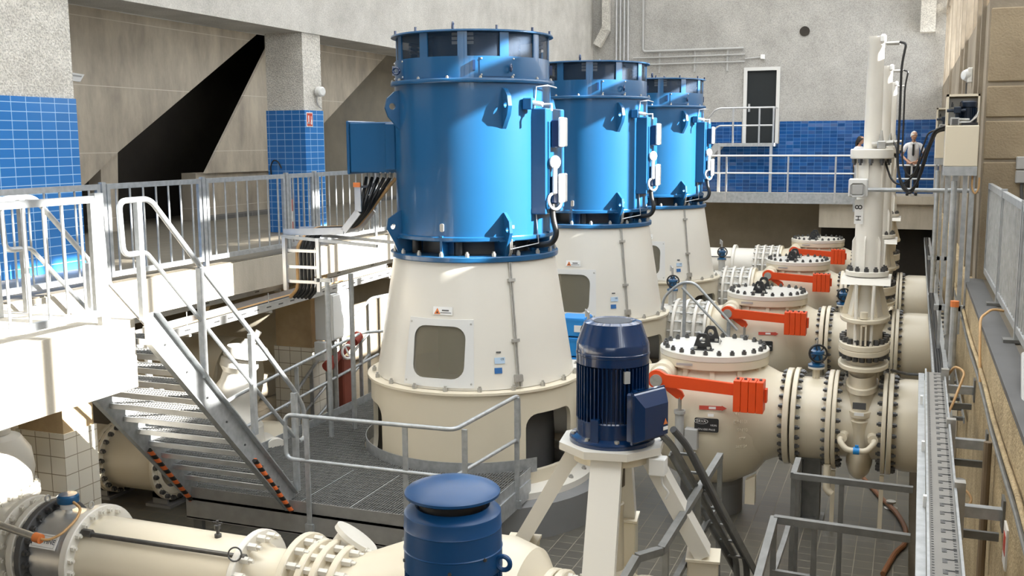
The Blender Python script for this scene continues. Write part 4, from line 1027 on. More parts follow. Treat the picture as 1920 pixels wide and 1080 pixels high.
m=M(); m.tube([(-7.67,6.7,3.78),(-7.67,6.55,3.80),(-7.67,6.55,4.28),(-7.67,7.1,4.28),(-7.67,7.3,4.22)],.024,12,.1); m.obj('top_rail',GALV,t)
m=M(); m.rbox(-7.70,-7.64,7.0,7.06,3.2,4.2,.005); m.obj('post',GALV,t)
# gallery cable trays under the slab
def tray(label,pts,w,h,mat,n_slots,group='cable trays under the gallery',name='cable_tray',cables=4):
    t=thing(name,label,'cable tray',pts[0],group)
    a,b=Vector(pts[0]),Vector(pts[1]); d=(b-a).normalized(); sd_=Vector((d.y,-d.x,0)).normalized()
    m=M(); m.bar(a,b,w,.006); m.obj('tray_floor',mat,t)
    for s in (-1,1):
        o=sd_*(s*w/2)
        m=M(); m.bar(a+o+Vector((0,0,h/2)),b+o+Vector((0,0,h/2)),.006,h); m.bar(a+o*(1-.02)+Vector((0,0,h)),b+o*(1-.02)+Vector((0,0,h)),.02,.006); sdn=m.obj('tray_side',mat,t)
        if s>0:
            for k in range(n_slots):
                c=a+o*1.02+(b-a)*((k+.5)/n_slots)+Vector((0,0,h*.5))
                m=M(); m.bar(c-d*.05,c+d*.05,.004,.016); m.obj('slot',STEEL,sdn)
    for k in range(cables):
        o=sd_*((k+.5)/cables-.5)*w*.8+Vector((0,0,.03))
        m=M(); m.tube([a+o,(a+b)/2+o+Vector((0,0,.01)),b+o],.018,6); m.obj('cable',BLACK if k%3 else TAN,t)
    for f in (.15,.4,.65,.9):
        c=a+(b-a)*f
        m=M(); m.bar(c+sd_*(w*.55)-Vector((0,0,.02)),c-sd_*(w*.6)-Vector((0,0,.02)),.04,.03); m.tube([c+sd_*(w*.45)-Vector((0,0,.03)),c+sd_*(w*.45)+Vector((0,0,2.78-c.z))],.006,6); m.obj('hanger',ZINC,t)
    return t
tray('galvanised slotted cable tray hung under the left gallery edge',((-8.15,9.0,2.50),(-8.05,15.6,2.62)),.4,.10,ALU,24)
tray('galvanised cable tray deeper under the left gallery',((-8.9,8.5,2.60),(-8.9,20.,2.60)),.35,.08,ALU,10)
t=thing('beam_clamp','small aluminium rod and blue-capped bracket hanging under the gallery','bracket',(-7.98,9.6,2.4))
m=M(); m.tube([(-7.95,9.45,2.78),(-7.95,9.45,2.38)],.010,6); m.obj('rod',ZINC,t)
m=M(); m.box(-8.15,-7.92,9.42,9.48,2.36,2.40); b=m.obj('arm',ALU,t); m=M(); m.box(-7.92,-7.87,9.41,9.49,2.35,2.41); m.obj('end_cap',SKYCAP,b)
# ------------------------------------------------------------------ foreground flow meter line
FY,FZ=7.0,1.1
def fl2(m,x): return m.at((0,FY,FZ),XA)
t=thing('flow_meter','silver electromagnetic flow meter between dark and white flanges, lettered KROHNE','flow meter',(-6.9,FY,0))
m=M(); fl2(m,0); flange(m,.455,-7.20,-7.13,.3); f=m.obj('dark_flange',DARKG,t); bolts(f,'flange_bolt',(-7.13,FY,FZ),XA,.41,24,.055,STEEL,keep=lambda p:p.y<FY+.25)
m=M(); fl2(m,0); m.lathe([(.36,-7.13),(.37,-7.10),(.385,-7.09),(.385,-6.74),(.37,-6.73),(.36,-6.70)],56); mb=m.obj('meter_body',ALU,t)
m=M(); fl2(m,0); flange(m,.40,-6.745,-6.72,.3); m.obj('rubber_ring',BLACK,t)
m=M(); fl2(m,0); flange(m,.455,-6.70,-6.62,.3); f=m.obj('white_flange',CREAMW,t); bolts(f,'flange_bolt',(-6.62,FY,FZ),XA,.41,24,.05,CREAMW,keep=lambda p:p.y<FY+.25)
nd=Vector((0,-.84,.54)).normalized(); pl=Vector((-6.95,FY,FZ))+nd*.388
m=M(); m.T=Matrix.Translation(pl)@facing(nd); m.rbox(-.145,.145,-.065,.065,0,.012,.003); pp=m.obj('name_plate',WHITE,t,label='white name plate with dark lettering')
m=M(); m.T=Matrix.Translation(pl)@facing(nd); m.box(-.125,.125,-.052,.052,.012,.0125); m.obj('plate_border',GREYP,pp); 
m=M(); m.T=Matrix.Translation(pl)@facing(nd); m.box(-.12,.12,-.047,.047,.0124,.0132); m.obj('plate_face',WHITE,pp)
T=Matrix.Translation(pl+nd*.0135)@facing(nd); text('KROHNE','brand_lettering',.062,paint('slate_ink',(.03,.06,.10),.5),T.translation,T.to_3x3(),pp,.0008)
m=M().at((-6.93,FY-.05,1.47)); m.lathe([(.03,0),(.03,.05),(.07,.06),(.07,.12),(.02,.12)],20); m.obj('converter_neck',LGREY,t)
m=M().at((-6.93,FY-.05,1.58)); m.lathe([(0,0),(.09,0),(.095,.01),(.095,.06),(.08,.075),(0,.08)],24); m.obj('converter_cap',BLUE,t)
for x in (-7.16,-6.66):
    eye('eye_bolt',(x,FY-.06,FZ+.49),(1,0,0),.028,.008,ZINC,t)
m=M(); m.tube([(-6.84,FY-.08,1.6),(-6.72,FY-.12,1.57),(-6.66,FY-.24,1.52),(-6.68,FY-.40,1.44),(-6.76,FY-.47,1.40),(-6.83,FY-.48,1.405)],.012,8,.05); m.obj('signal_cable',TAN,t)
t=thing('main_pipe','wide cream pipe running right from the silver flow meter','pipe',(-5.7,FY,0))
m=M(); fl2(m,0); m.lathe([(.355,-6.62),(.355,-5.0)],56); m.obj('pipe_shell',CREAM,t)
m=M().at((-5.35,FY-.02,FZ+.35)); m.lathe([(.03,0),(.03,.03),(.015,.035),(.015,.07),(.028,.075),(.028,.11),(.012,.115),(.012,.15),(0,.15)],12); m.bar((-.05,0,.13),(.05,0,.13),.012,.012); m.obj('bleed_cock',STEEL,t)
m=M(); m.box(-5.4,-5.2,FY-.2,FY+.2,0,.78); m.obj('saddle',PLINTH,t)
t=thing('tie_bar','dark steel rod lying along the top of the wide cream pipe','rod',(-5.7,FY-.2,1.4))
m=M(); m.tube([(-6.62,FY-.24,1.40),(-4.92,FY-.24,1.42)],.020,10); m.obj('rod_body',STEEL,t)
for x in (-6.6,-5.02): 
    m=M(); m.tube([(x,FY-.24,1.41),(x+.1,FY-.24,1.41)],.034,6); m.obj('nut',STEEL,t)
t=thing('conduit_tube','bare steel tube with an orange open end before the silver flow meter','conduit',(-7.4,FY-.4,1.3))
m=M(); m.tube([(-8.6,FY-.48,1.66),(-6.90,FY-.48,1.415)],.032,14); m.obj('tube_body',ZINC,t)
m=M(); m.tube([(-6.90,FY-.48,1.415),(-6.83,FY-.48,1.405)],.042,14); m.obj('end_collar',COPPER,t)
t=thing('flanged_pipe','stack of cream bolted flanges left of the silver flow meter','pipe',(-7.6,FY,0))
m=M(); fl2(m,0); m.lathe([(.35,-8.3),(.355,-7.2)],48); m.obj('pipe_shell',CREAMW,t)
for x in (-7.30,-7.48,-7.75):
    m=M(); fl2(m,0); flange(m,.45,x,x+.07,.3); f=m.obj('flange',CREAMW,t); bolts(f,'flange_bolt',(x+.07,FY,FZ),XA,.41,20,.055,CREAMW,keep=lambda p:p.y<FY+.25)
t=thing('elbow_dome','large rounded cream valve dome at the left picture edge under the landing','valve',(-8.3,7.5,0))
m=M().at((-8.52,7.6,0)); m.lathe([(0,0),(.26,0),(.26,1.15),(.34,1.28),(.385,1.5),(.36,1.70),(.27,1.84),(.12,1.9),(0,1.91)],44); m.obj('dome_body',CREAMW,t)
m=M().at((-8.52,7.6,1.88)); m.lathe([(.18,0),(.18,.05),(.10,.06),(.10,.2),(.17,.22),(.17,.27),(0,.27)],28); m.obj('dome_neck',CREAMW,t)
m=M().at((-8.52,7.6,1.22)); flange(m,.42,0,.05,.2); flange(m,.42,.06,.11,.2); f=m.obj('dome_flange',CREAMW,t); bolts(f,'flange_bolt',(-8.52,7.6,1.33),(0,0,1),.385,18,.04,CREAMW)
# flexible joint
t=thing('flexible_joint','cream dismantling joint of stacked flanges on the wide foreground pipe','pipe joint',(-4.55,FY,0))
m=M(); fl2(m,0); m.lathe([(.35,-5.0),(.30,-4.9),(.30,-4.6),(.36,-4.55),(.36,-4.05)],48); m.obj('joint_tube',CREAM,t)
for i,(x,r) in enumerate(((-5.02,.44),(-4.56,.47),(-4.42,.43),(-4.28,.45),(-4.14,.43))):
    m=M(); fl2(m,0); flange(m,r,x,x+.06,.25); f=m.obj('flange',CREAMW if i==0 else CREAM,t); bolts(f,'flange_bolt',(x+.06,FY,FZ),XA,r-.05,18,.06,CREAMW,.08,keep=lambda p:p.y<FY+.25)
m=M().at((-4.36,FY+.1,FZ+.1),(.5,.35,.8)); m.lathe([(.15,.1),(.15,.36),(.20,.37),(.20,.41),(0,.42)],28); m.obj('blank_branch',CREAMW,t)
eye('ring_handle',(-4.98,FY-.3,FZ+.36),(.3,-1,.3),.055,.007,STEEL,t)
t=thing('volute_pipe','broad cream tapering pipe body behind the blue dish-topped motor','pipe',(-3.2,FY,0))
m=M(); fl2(m,0); m.lathe([(.36,-4.07),(.37,-4.0),(.60,-3.45),(.66,-3.2),(.66,-2.75),(.60,-2.55),(.40,-2.42)],56); m.obj('taper_body',CREAM,t)
m=M(); m.box(-3.3,-2.8,FY-.3,FY+.3,0,.6); m.obj('saddle',PLINTH,t)
m=M(); fl2(m,0); flange(m,.47,-2.42,-2.36,.3); flange(m,.47,-2.345,-2.285,.3); f=m.obj('flange',CREAM,t); bolts(f,'flange_bolt',(-2.285,FY,FZ),XA,.42,20,.05,CREAMW)
m=M(); m.tube([(-2.36,FY,FZ),(-1.95,FY+.02,FZ),(-1.75,FY+.5,FZ-.1),(-1.9,FY+1.0,FZ-.25)],.34,32,.35); m.obj('inlet_bend',CREAM,t)
# ------------------------------------------------------------------ blue dish-topped motor
DX,DY=-2.27,5.0
t=thing('dish_topped_motor','blue vertical motor with a round dished rain cap, front centre','motor',(DX,DY,0))
m=M().at((DX,DY,0)); m.lathe([(0,2.925),(.10,2.92),(.18,2.905),(.245,2.88),(.262,2.866),(.262,2.852),(.25,2.845),(.2,2.84),(0,2.84)],64); m.obj('rain_cap',DISHB,t)
m=M().at((DX,DY,0)); m.lathe([(.19,2.845),(.185,2.78)],48); m.obj('air_gap_mesh',BLACKP,t)
m=M().at((DX,DY,0)); m.lathe([(.165,2.755),(.20,2.785),(.205,2.79),(.255,2.765),(.265,2.755),(.267,2.745),(.267,2.68),(.270,2.675),(.267,2.67),(.270,2.56),(.274,2.555),(.270,2.55),(.272,2.44),(.20,2.43)],64); m.obj('fan_cowl',DISHB,t)
m=M().at((DX,DY,0)); m.lathe([(.225,2.45),(.225,1.75)],48); fb=m.obj('motor_core',DISHB,t)
for k in range(48):
    a=360*k/48; m=M(); m.T=frame_T(a,.225,0,0,DX,DY); m.box(-.004,.004,1.78,2.43,-.01,.045); m.obj('fin',DISHB,fb)
m=M().at((DX,DY,0)); m.lathe([(.1,1.70),(.32,1.70),(.33,1.72),(.28,1.78),(.1,1.78)],48); m.obj('foot_flange',DISHB,t)
m=M().at((DX,DY,0)); m.lathe([(.20,0),(.34,0),(.34,.05),(.22,.1),(.20,1.6),(.30,1.65),(.30,1.70)],40); m.obj('pedestal',CREAM,t)
eye('lifting_eye',(DX+.305,DY-.02,2.50),(0,1,0),.038,.014,DISHB,t)
for a,z in ((20,2.50),(62,2.55),(-52,2.50)):
    m=M(); m.T=frame_T(a,.268,z,0,DX,DY); m.lathe([(0,0),(.010,0),(.010,.012),(0,.014)],8); m.obj('screw',STEEL,t)
# ------------------------------------------------------------------ navy finned motor on a cream four-legged stand
NX,NY=-2.33,8.5
t=thing('finned_motor','glossy navy finned electric motor on the cream four-legged stand','motor',(NX,NY,2.2))
m=M().at((NX,NY,0)); m.lathe([(0,3.225),(.17,3.225),(.20,3.24),(.245,3.225),(.255,3.20),(.305,3.06),(.31,3.05),(.312,2.98),(.316,2.975),(.316,2.955),(.312,2.95),(.312,2.88),(.27,2.87)],64); m.obj('fan_cowl',NAVY,t)
m=M().at((NX,NY,0)); m.lathe([(0,3.232),(.165,3.232),(.165,3.236),(0,3.236)],40); m.obj('intake_grille',BLACKP,t)
m=M().at((NX,NY,0)); m.lathe([(.262,2.88),(.262,2.36)],48); fb=m.obj('motor_core',NAVY,t)
for k in range(52):
    a=360*k/52; m=M(); m.T=frame_T(a,.26,0,0,NX,NY); m.prism([(-.005,0),(.005,0),(.003,.05),(-.003,.05)],2.38,2.87,'z') if False else m.box(-.004,.004,2.40,2.87,-.01,.052); m.obj('fin',NAVY,fb)
m=M().at((NX,NY,0)); m.lathe([(.25,2.40),(.30,2.40),(.31,2.39),(.31,2.26),(.36,2.24),(.37,2.225),(.37,2.19),(.2,2.19)],56); ff=m.obj('foot_flange',NAVY,t)
for a in range(22,382,45):
    m=M().at(pol(a,.335,2.235,NX,NY)); m.lathe([(0,0),(.022,0),(.022,.03),(0,.03)],6); m.obj('bolt',ZINC,ff)
for a in (-10,60,150,240):
    m=M(); m.T=frame_T(a,.3,0,0,NX,NY); m.box(-.035,.035,2.22,2.44,-.02,.05); m.obj('foot_lug',NAVY,ff)
m=M(); m.T=frame_T(64,.33,2.48,0,NX,NY); m.rbox(-.21,.21,-.21,.21,.0,.09,.015); jb=m.obj('terminal_box',NAVY,t)
m=M(); m.T=frame_T(64,.33,2.48,0,NX,NY); m.prism([(-.19,-.2),(.19,-.2),(.19,.2),(-.19,.2)],.085,.09,'z'); m.prism([(-.21,-.22),(.21,-.22),(.21,.22),(-.21,.22)],.055,.075,'z'); m.add([(-.2,-.2,.09),(.2,-.2,.09),(.2,.2,.09),(-.2,.2,.09),(-.15,-.17,.16),(.15,-.17,.16),(.15,.10,.16),(-.15,.10,.16)],[(0,1,5,4),(1,2,6,5),(2,3,7,6),(3,0,4,7),(4,5,6,7),(3,2,1,0)]); m.obj('box_lid',NAVY,jb)
m=M(); m.T=frame_T(64,.495,2.40,0,NX,NY); m.box(.08,.14,-.05,-.02,0,.003); m.obj('white_label',WHITE,jb)
m=M(); m.T=frame_T(64,.495,2.40,0,NX,NY); m.prism([(.085,.0),(.135,.0),(.11,.05)],0,.003,'z'); m.obj('warning_triangle',COPPER,jb)
m=M(); m.T=frame_T(38,.315,2.80,0,NX,NY); m.box(-.025,.025,-.05,.05,-.02,.006); m.obj('rating_plate',GREYP,t)
eye('lifting_eye',pol(55,.35,2.62,NX,NY),radial(145),.045,.018,NAVY,t)
m=M(); m.T=frame_T(60,.31,2.66,0,NX,NY); m.rbox(-.07,.07,-.03,.03,-.03,.10,.01); m.obj('cable_entry',NAVY,t)
s=thing('motor_stand','cream four-legged stand with octagonal plate carrying the navy motor','stand',(NX,NY,0))
oc=[(.47*math.cos(math.radians(22.5+45*k)),.47*math.sin(math.radians(22.5+45*k))) for k in range(8)]
m=M().at((NX,NY,0),None,math.radians(8)); m.prism(oc,2.125,2.19,'z'); m.obj('top_plate',CREAMW,s)
m=M().at((NX,NY,0)); m.lathe([(.25,2.125),(.34,2.125),(.34,2.03),(.25,2.03)],48,closed=True); m.obj('ring_skirt',CREAM,s)
for a in (-82,8,98,188):
    u=radial(a); tv=Vector((u.y*-1,u.x,0))
    tp=Vector((NX,NY,2.12))+u*.30; bt=Vector((NX,NY,1.22))+u*.80
    m=M(); m.bar(bt,tp,.26,.13,tuple(u)); m.obj('leg',CREAMW,s)
    fb_=Vector((NX,NY,0))+u*.80
    m=M(); m.T=Matrix.Translation(fb_)@Matrix.Rotation(math.atan2(u.y,u.x),4,'Z'); m.rbox(-.13,.13,-.14,.14,0.0,1.19,.01); m.box(-.145,.145,-.155,.155,1.19,1.21); m.obj('foot_block',CREAM,s)
t=thing('well_pump','cream vertical shaft pump standing under the four-legged stand','pump',(NX,NY,0))
m=M().at((NX,NY,0)); m.lathe([(.115,2.03),(.115,1.78)],28); m.obj('shaft_coupling',paint('worn_steel',(.22,.19,.15),.55,.5,var=.3,scale=12),t)
m=M().at((NX,NY,0)); m.lathe([(.09,1.80),(.09,1.62),(.11,1.615),(.11,1.56),(.105,1.55),(.112,1.2),(.112,1.02),(.16,.98),(.22,.95),(.30,.86),(.36,.80),(.36,.74),(.42,.74),(.44,.72),(.44,.66)],44); m.obj('shaft_housing',CREAM,t)
m=M().at((NX,NY,0)); m.lathe([(.44,.70),(.52,.70),(.52,.62),(.60,.52),(.62,.35),(.55,.12),(.5,.0),(0,0)],48); vb=m.obj('volute_body',CREAM,t)
bolts(vb,'bolt',(NX,NY,.70),(0,0,1),.48,18,.05,CREAMW,.05)
eye('lifting_ring',(NX-.25,NY-.3,.80),(.6,-.6,.2),.045,.012,CREAMW,vb)
m=M(); m.tube([(NX-.30,NY-.25,.95),(NX-.24,NY-.30,.92),(NX-.18,NY-.33,.88)],.018,8); m.obj('oil_tube',BLACK,t)
t=thing('junction_box','small white junction box hanging from the stand edge by the navy motor','box',(NX+.42,NY+.05,2.0))
m=M(); m.rbox(NX+.36,NX+.50,NY-.16,NY-.03,1.95,2.10,.008); m.obj('box_body',WHITE,t)
m=M(); m.tube([(NX+.46,NY-.1,1.95),(NX+.47,NY-.1,1.86),(NX+.53,NY-.1,1.80),(NX+.50,NY-.1,1.74)],.010,8,.03); m.obj('cord',LGREY,t)
for i,(dx,l) in enumerate(((.0,'thick grey cable running down beside the cream stand'),(.10,'second thick grey cable running down beside the cream stand'))):
    t=thing('motor_cable',l,'cable',(NX+.5+dx,NY+.4,1.5),'thick cables by the stand')
    m=M(); m.tube([(NX+.40+dx,NY+.06+dx,2.28),(NX+.48+dx,NY+.25+dx,2.10),(NX+.70+dx,NY+1.0,1.25),(NX+.86+dx,NY+1.55,.62),(NX+.9+dx,NY+1.6,0)],.032,10,.1); m.obj('cable_body',DARKG if i else GALVD,t)
t=thing('cable_ladder','narrow galvanised cable ladder slanting down beside the cream stand','cable ladder',(NX+.5,NY+.5,0))
for dx in (0,.2):
    m=M(); m.bar((NX+.42+dx,NY+.45,1.98),(NX+.85+dx,NY+1.65,.45),.02,.07); m.bar((NX+.85+dx,NY+1.65,.45),(NX+.85+dx,NY+1.65,0),.02,.07); m.obj('side_rail',GALVD,t)
for k in range(7):
    f=k/7; m=M(); p=Vector((NX+.42,NY+.45,1.98)).lerp(Vector((NX+.85,NY+1.65,.45)),f); m.bar(p,p+Vector((.2,0,0)),.03,.02); m.obj('rung',GALVD,t)
# black handle bar standing behind the dish motor
t=thing('tube_fitting','dark angled tube fitting standing behind the blue dished cap','fitting',(-3.9,9.2,0))
m=M(); m.tube([(-4.62,9.25,.82),(-4.30,9.2,1.17)],.045,12); m.tube([(-4.36,9.2,1.2),(-4.26,9.2,1.27)],.055,14); m.tube([(-4.33,9.2,1.15),(-4.33,9.2,.86)],.045,12); m.tube([(-4.33,9.2,.86),(-4.33,9.2,0)],.02,8); m.obj('tube_body',DARKG,t)
# ------------------------------------------------------------------ square tube guardrails round the right hand stairwell
def sq_rail(label,segs,posts,loc):
    h=thing('square_guardrail',label,'guardrail',loc,'square tube guardrails')
    for i,(pts,w) in enumerate(segs):
        m=M()
        for a,b in zip(pts,pts[1:]): m.bar(a,b,w,w)
        m.obj('rail',GALVD,h)
    for x,y,z1 in posts:
        m=M(); m.bar((x,y,0),(x,y,z1),.045,.05,(0,1,0)); p=m.obj('post',GALVD,h)
    return h
sq_rail('square tube guardrail running away beside the cream stand',[([(-1.95,7.1,1.35),(-1.83,7.42,1.60),(-1.69,7.62,1.60),(-1.68,10.25,1.60)],.06),([(-1.69,7.9,1.13),(-1.68,10.25,1.13)],.05)],[(-1.68,10.25,1.6),(-1.68,9.1,1.6),(-1.68,7.75,1.6)],(-1.7,9,0))
sq_rail('square tube guardrail crossing under the wide discharge pipe',[([(-.92,10.30,1.62),(-.92,9.85,1.60),(.14,9.8,1.60)],.055)],[(-.92,10.28,1.6),(-.92,9.88,1.6),(-.48,9.83,1.6)],(-.4,9.8,0))
sq_rail('lower square tube guardrail crossing at the bottom right',[([(-.97,7.3,1.33),(-.95,8.62,1.60),(.12,8.55,1.60)],.06),([(-.94,9.75,1.14),(-.94,9.4,1.12),(-.95,8.62,1.1)],.045),([(-.95,8.60,1.14),(.12,8.53,1.14)],.045)],[(-.95,8.62,1.6),(-.62,8.6,1.6),(-.96,7.9,1.45)],(-.4,8.6,0))
t=thing('grated_walkway','small grated walkway between the square guardrails','walkway',(-1.3,8,0))
m=M()
x=-1.66
while x<-1.0: m.box(x,x+.006,6.2,9.6,.47,.50); x+=.04
y=6.2
while y<9.6: m.box(-1.66,-1.0,y,y+.006,.475,.497); y+=.08
m.obj('grating',GALVD,t)
m=M(); m.box(-1.69,-1.66,6.2,9.6,.30,.52); m.box(-1.0,-.97,6.2,9.6,.30,.52); m.obj('edge_beam',GALVD,t)
for x,y in ((-1.6,6.4),(-1.05,6.4),(-1.6,9.4),(-1.05,9.4)):
    m=M(); m.box(x-.03,x+.03,y-.03,y+.03,0,.47); m.obj('leg',GALVD,t)
t=tag(M().tube([(-.45,15.0,.03),(-.2,14.2,.04),(.02,13.6,.05),(.13,13.1,.04),(.13,12.6,.03),(.02,12.3,.03),(-.1,11.6,.03)],.030,10,.2).obj('drain_hose',BROWN),'brown hose lying across the grey floor tiles under the nearest gate valve','hose')
m=M().at((-.06,13.9,0)); m.lathe([(.08,0),(.085,.01),(.03,.02),(.03,.07),(.06,.075),(.06,.10),(0,.10)],20); tag(m.obj('floor_drain',ZINC),'small steel mushroom drain cap on the grey floor tiles','drain')
# ------------------------------------------------------------------ right hand gallery: balustrade, trays, power packs
def rpanel(label,y0,y1):
    h=panel(label,(.82,y0),(.82,y1),3.27,4.27,12,'balustrade panels on the right gallery',(True,False),.05)
    m=M(); m.box(.72,.90,y0-.06,y0+.06,3.19,3.215); m.obj('base_plate',GALVD,h); return h
rpanel('galvanised balustrade panel on the right gallery next to the concrete pier',10.75,12.70)
rpanel('galvanised balustrade panel on the right gallery, at the right picture edge',8.8,10.75)
rpanel('galvanised balustrade panel on the right gallery, lowest in the right picture corner',6.85,8.8)
t=thing('switch_box','grey twin switch box on the tan concrete pier above the right balustrade','switch',(1.15,12.7,4.3))
m=M(); m.rbox(1.07,1.22,12.70,12.775,4.27,4.41,.008); m.obj('lower_switch',GREYP,t); m=M(); m.rbox(1.07,1.22,12.70,12.775,4.42,4.56,.008); m.obj('upper_switch',GREYP,t)
m=M(); m.tube([(1.14,12.74,4.27),(1.14,12.74,4.2),(1.16,12.74,4.0),(1.16,12.74,3.2)],.018,8); m.obj('feed_cable',DARKG,t)
t=thing('round_floodlight','small clear bulkhead lamp on the concrete above the hydraulic power packs','lamp',(.6,15.5,5.4))
m=M(); m.rbox(.655,.72,15.7,15.9,5.52,5.72,.01); m.obj('lamp_base',WHITE,t); m=M().at((.62,15.75,5.62),(-1,-.6,0)); m.lathe([(0,.03),(.06,.02),(.085,-.03),(.085,-.05)],16); m.obj('lens',GLASSY,t)
m=M(); m.tube([(.65,15.8,5.52),(.65,15.8,5.2)],.012,6); m.obj('feed_cable',DARKG,t)
def powerpack(off,label):
    t=thing('hydraulic_power_pack',label,'hydraulic unit',(.5,12.5,4.4),'hydraulic power packs on the right wall')
    m=M(); m.rbox(.325,.66,12.35,12.72,4.46,4.90,.008); m.obj('oil_tank',CREAM,t)
    m=M(); m.box(.325,.66,12.70,12.72,4.90,5.24); m.box(.325,.66,12.50,12.72,5.215,5.24); m.box(.325,.35,12.50,12.72,4.9,5.24); m.box(.64,.66,12.50,12.72,4.9,5.24); m.obj('cabinet_frame',CREAM,t)
    m=M(); m.box(.35,.64,12.66,12.70,4.92,5.2); m.obj('back_plate',LGREY,t)
    m=M().at((.545,12.5,0)); m.lathe([(0,5.165),(.07,5.165),(.085,5.15),(.085,5.10),(.075,5.09),(.075,4.97),(.09,4.96),(.09,4.93),(0,4.93)],24); mt=m.obj('electric_motor',paint('dark_navy_paint',(.003,.012,.03),.4),t)
    for k in range(20):
        a=18*k; m=M(); m.T=frame_T(a,.07,0,0,.545,12.5); m.box(-.003,.003,4.97,5.09,0,.02); m.obj('fin',mt.data.materials[0],mt)
    m=M(); m.rbox(.40,.47,12.36,12.45,5.03,5.10,.006); m.tube([(.33,12.4,5.06),(.52,12.4,5.06)],.018,10); m.tube([(.435,12.4,5.03),(.435,12.4,4.97)],.022,10); vb=m.obj('valve_block',mt.data.materials[0],t)
    for x in (.38,.47):
        m=M(); m.box(x-.012,x+.012,12.37,12.43,5.10,5.13); m.tube([(x,12.4,5.12),(x,12.4,5.15)],.008,6); m.obj('solenoid',BLACKP,vb)
    m=M(); m.rbox(.37,.46,12.355,12.47,4.90,4.985,.004); m.obj('manifold',GREYP,t); m=M(); m.box(.385,.445,12.35,12.355,4.91,4.97); m.obj('manifold_face',DARKG,t)
    m=M(); m.tube([(.46,12.4,4.93),(.57,12.4,4.93)],.02,10); m.tube([(.46,12.4,4.965),(.56,12.4,4.96)],.016,10); m.tube([(.57,12.4,4.93),(.64,12.42,5.02)],.012,8); m.tube([(.55,12.38,4.92),(.63,12.40,4.99),(.645,12.42,5.05)],.010,8); m.obj('pipework',ZINC,t)
    m=M(); m.box(.48,.645,12.36,12.5,4.895,4.93); m.obj('motor_base',BLACKP,t)
    m=M(); m.box(.325,.66,12.34,12.72,4.36,4.46); m.obj('support_beam',GALV,t)
    for x,w,z0 in ((.35,.03,2.3),(.43,.045,2.3),(.53,.045,2.6),(.60,.05,2.9)):
        m=M(); m.box(x,x+w,12.42,12.47,z0,4.36); m.obj('support_post',GALV,t)
    m=M(); m.box(.30,.72,12.42,12.5,2.86,2.92); m.obj('support_arm',GALV,t)
    m=M(); m.tube([(.62,12.4,4.36),(.62,12.4,4.22),(.655,12.4,4.15),(.69,12.4,4.22),(.69,12.4,4.34)],.010,8,.04); m.obj('cable_loop',TAN,t)
    if off: t.location.y+=off
    return t
powerpack(0,'open-fronted cream hydraulic power pack with navy motor on the right wall, nearer one')
powerpack(P,'cream hydraulic power pack half hidden behind the nearer one')
# levelled cable trays seen from above along the right wall
t=thing('slotted_cable_tray','long slotted galvanised cable tray running to the bottom right, tick-like slots','cable tray',(.25,8,2.6),'trays along the right wall')
a,b=Vector((.245,5.2,2.6)),Vector((.285,10.25,2.6)); d=(b-a).normalized()
m=M(); m.bar(a,b,.155,.01); fl_=m.obj('tray_floor',paint('dusty_tray_steel',(.26,.25,.23),.6,.1,var=.1),t)
for s in (-1,1):
    m=M(); o=Vector((s*.08,0,.0)); m.bar(a+o+Vector((0,0,.012)),b+o+Vector((0,0,.012)),.014,.05); m.obj('tray_side',GALV,t)
m=M(); m.bar(a+Vector((-.115,0,-.03)),b+Vector((-.115,0,-.03)),.05,.04); m.obj('conduit_duct',GALV,t)
n=34
for k in range(n):
    p=a.lerp(b,(k+.5)/n)+Vector((0,0,.006))
    m=M(); m.box(p.x+.0,p.x+.062,p.y-.005,p.y+.005,p.z,p.z+.002); m.obj('long_slot',BLACKP,fl_)
m=M()
for k in range(n*4):
    p=a.lerp(b,(k+.5)/(n*4))+Vector((0,0,.006))
    m.box(p.x+.046,p.x+.062,p.y-.005,p.y+.005,p.z,p.z+.0015)
    m.box(p.x-.062,p.x-.050,p.y-.004,p.y+.004,p.z,p.z+.0015)
    if k%4==1: m.box(p.x-.012,p.x+.012,p.y-.03,p.y+.03,p.z,p.z+.0015); m.box(p.x-.004,p.x+.004,p.y-.018,p.y+.018,p.z+.001,p.z+.0017)
tk=m.obj('tick_slots',STEEL,fl_); tk['kind']='stuff'
for y in (6.4,7.6,9.0):
    m=M(); m.box(.15,.17,y,y+.04,2.58,2.66); m.obj('clip',WHITE,t)
t=thing('cable_tray','dark cable-filled galvanised tray running along the right wall towards the end wall','cable tray',(.36,18,2.2),'trays along the right wall')
a,b=(.34,10.7,2.40),(.45,30.,2.1)
for s,w in ((-.05,.02),(.06,.07)):
    m=M(); m.bar((a[0]+s,a[1],a[2]),(b[0]+s,b[1],b[2]),w,.09); m.obj('tray_side',GALV,t)
for k in range(4):
    m=M(); q=[(a[0]-.035+.022*k+random.uniform(-.008,.008)+(b[0]-a[0])*f,a[1]+(b[1]-a[1])*f,a[2]+.03+(b[2]-a[2])*f+random.uniform(0,.02)) for f in [i/14 for i in range(15)]]; m.tube(q,.014,6); m.obj('cable',BLACK,t)
t=thing('cable_tray','second slotted tray lower beside the right wall with dark rungs','cable tray',(.5,14,2.1),'trays along the right wall')
for x in (.47,.58):
    m=M(); m.box(x,x+.012,10.8,28,2.0,2.06); m.obj('tray_side',GALV,t)
for k in range(40):
    m=M(); y=10.9+k*.42; m.box(.47,.59,y,y+.06,2.0,2.03); m.obj('rung',GALVD,t)
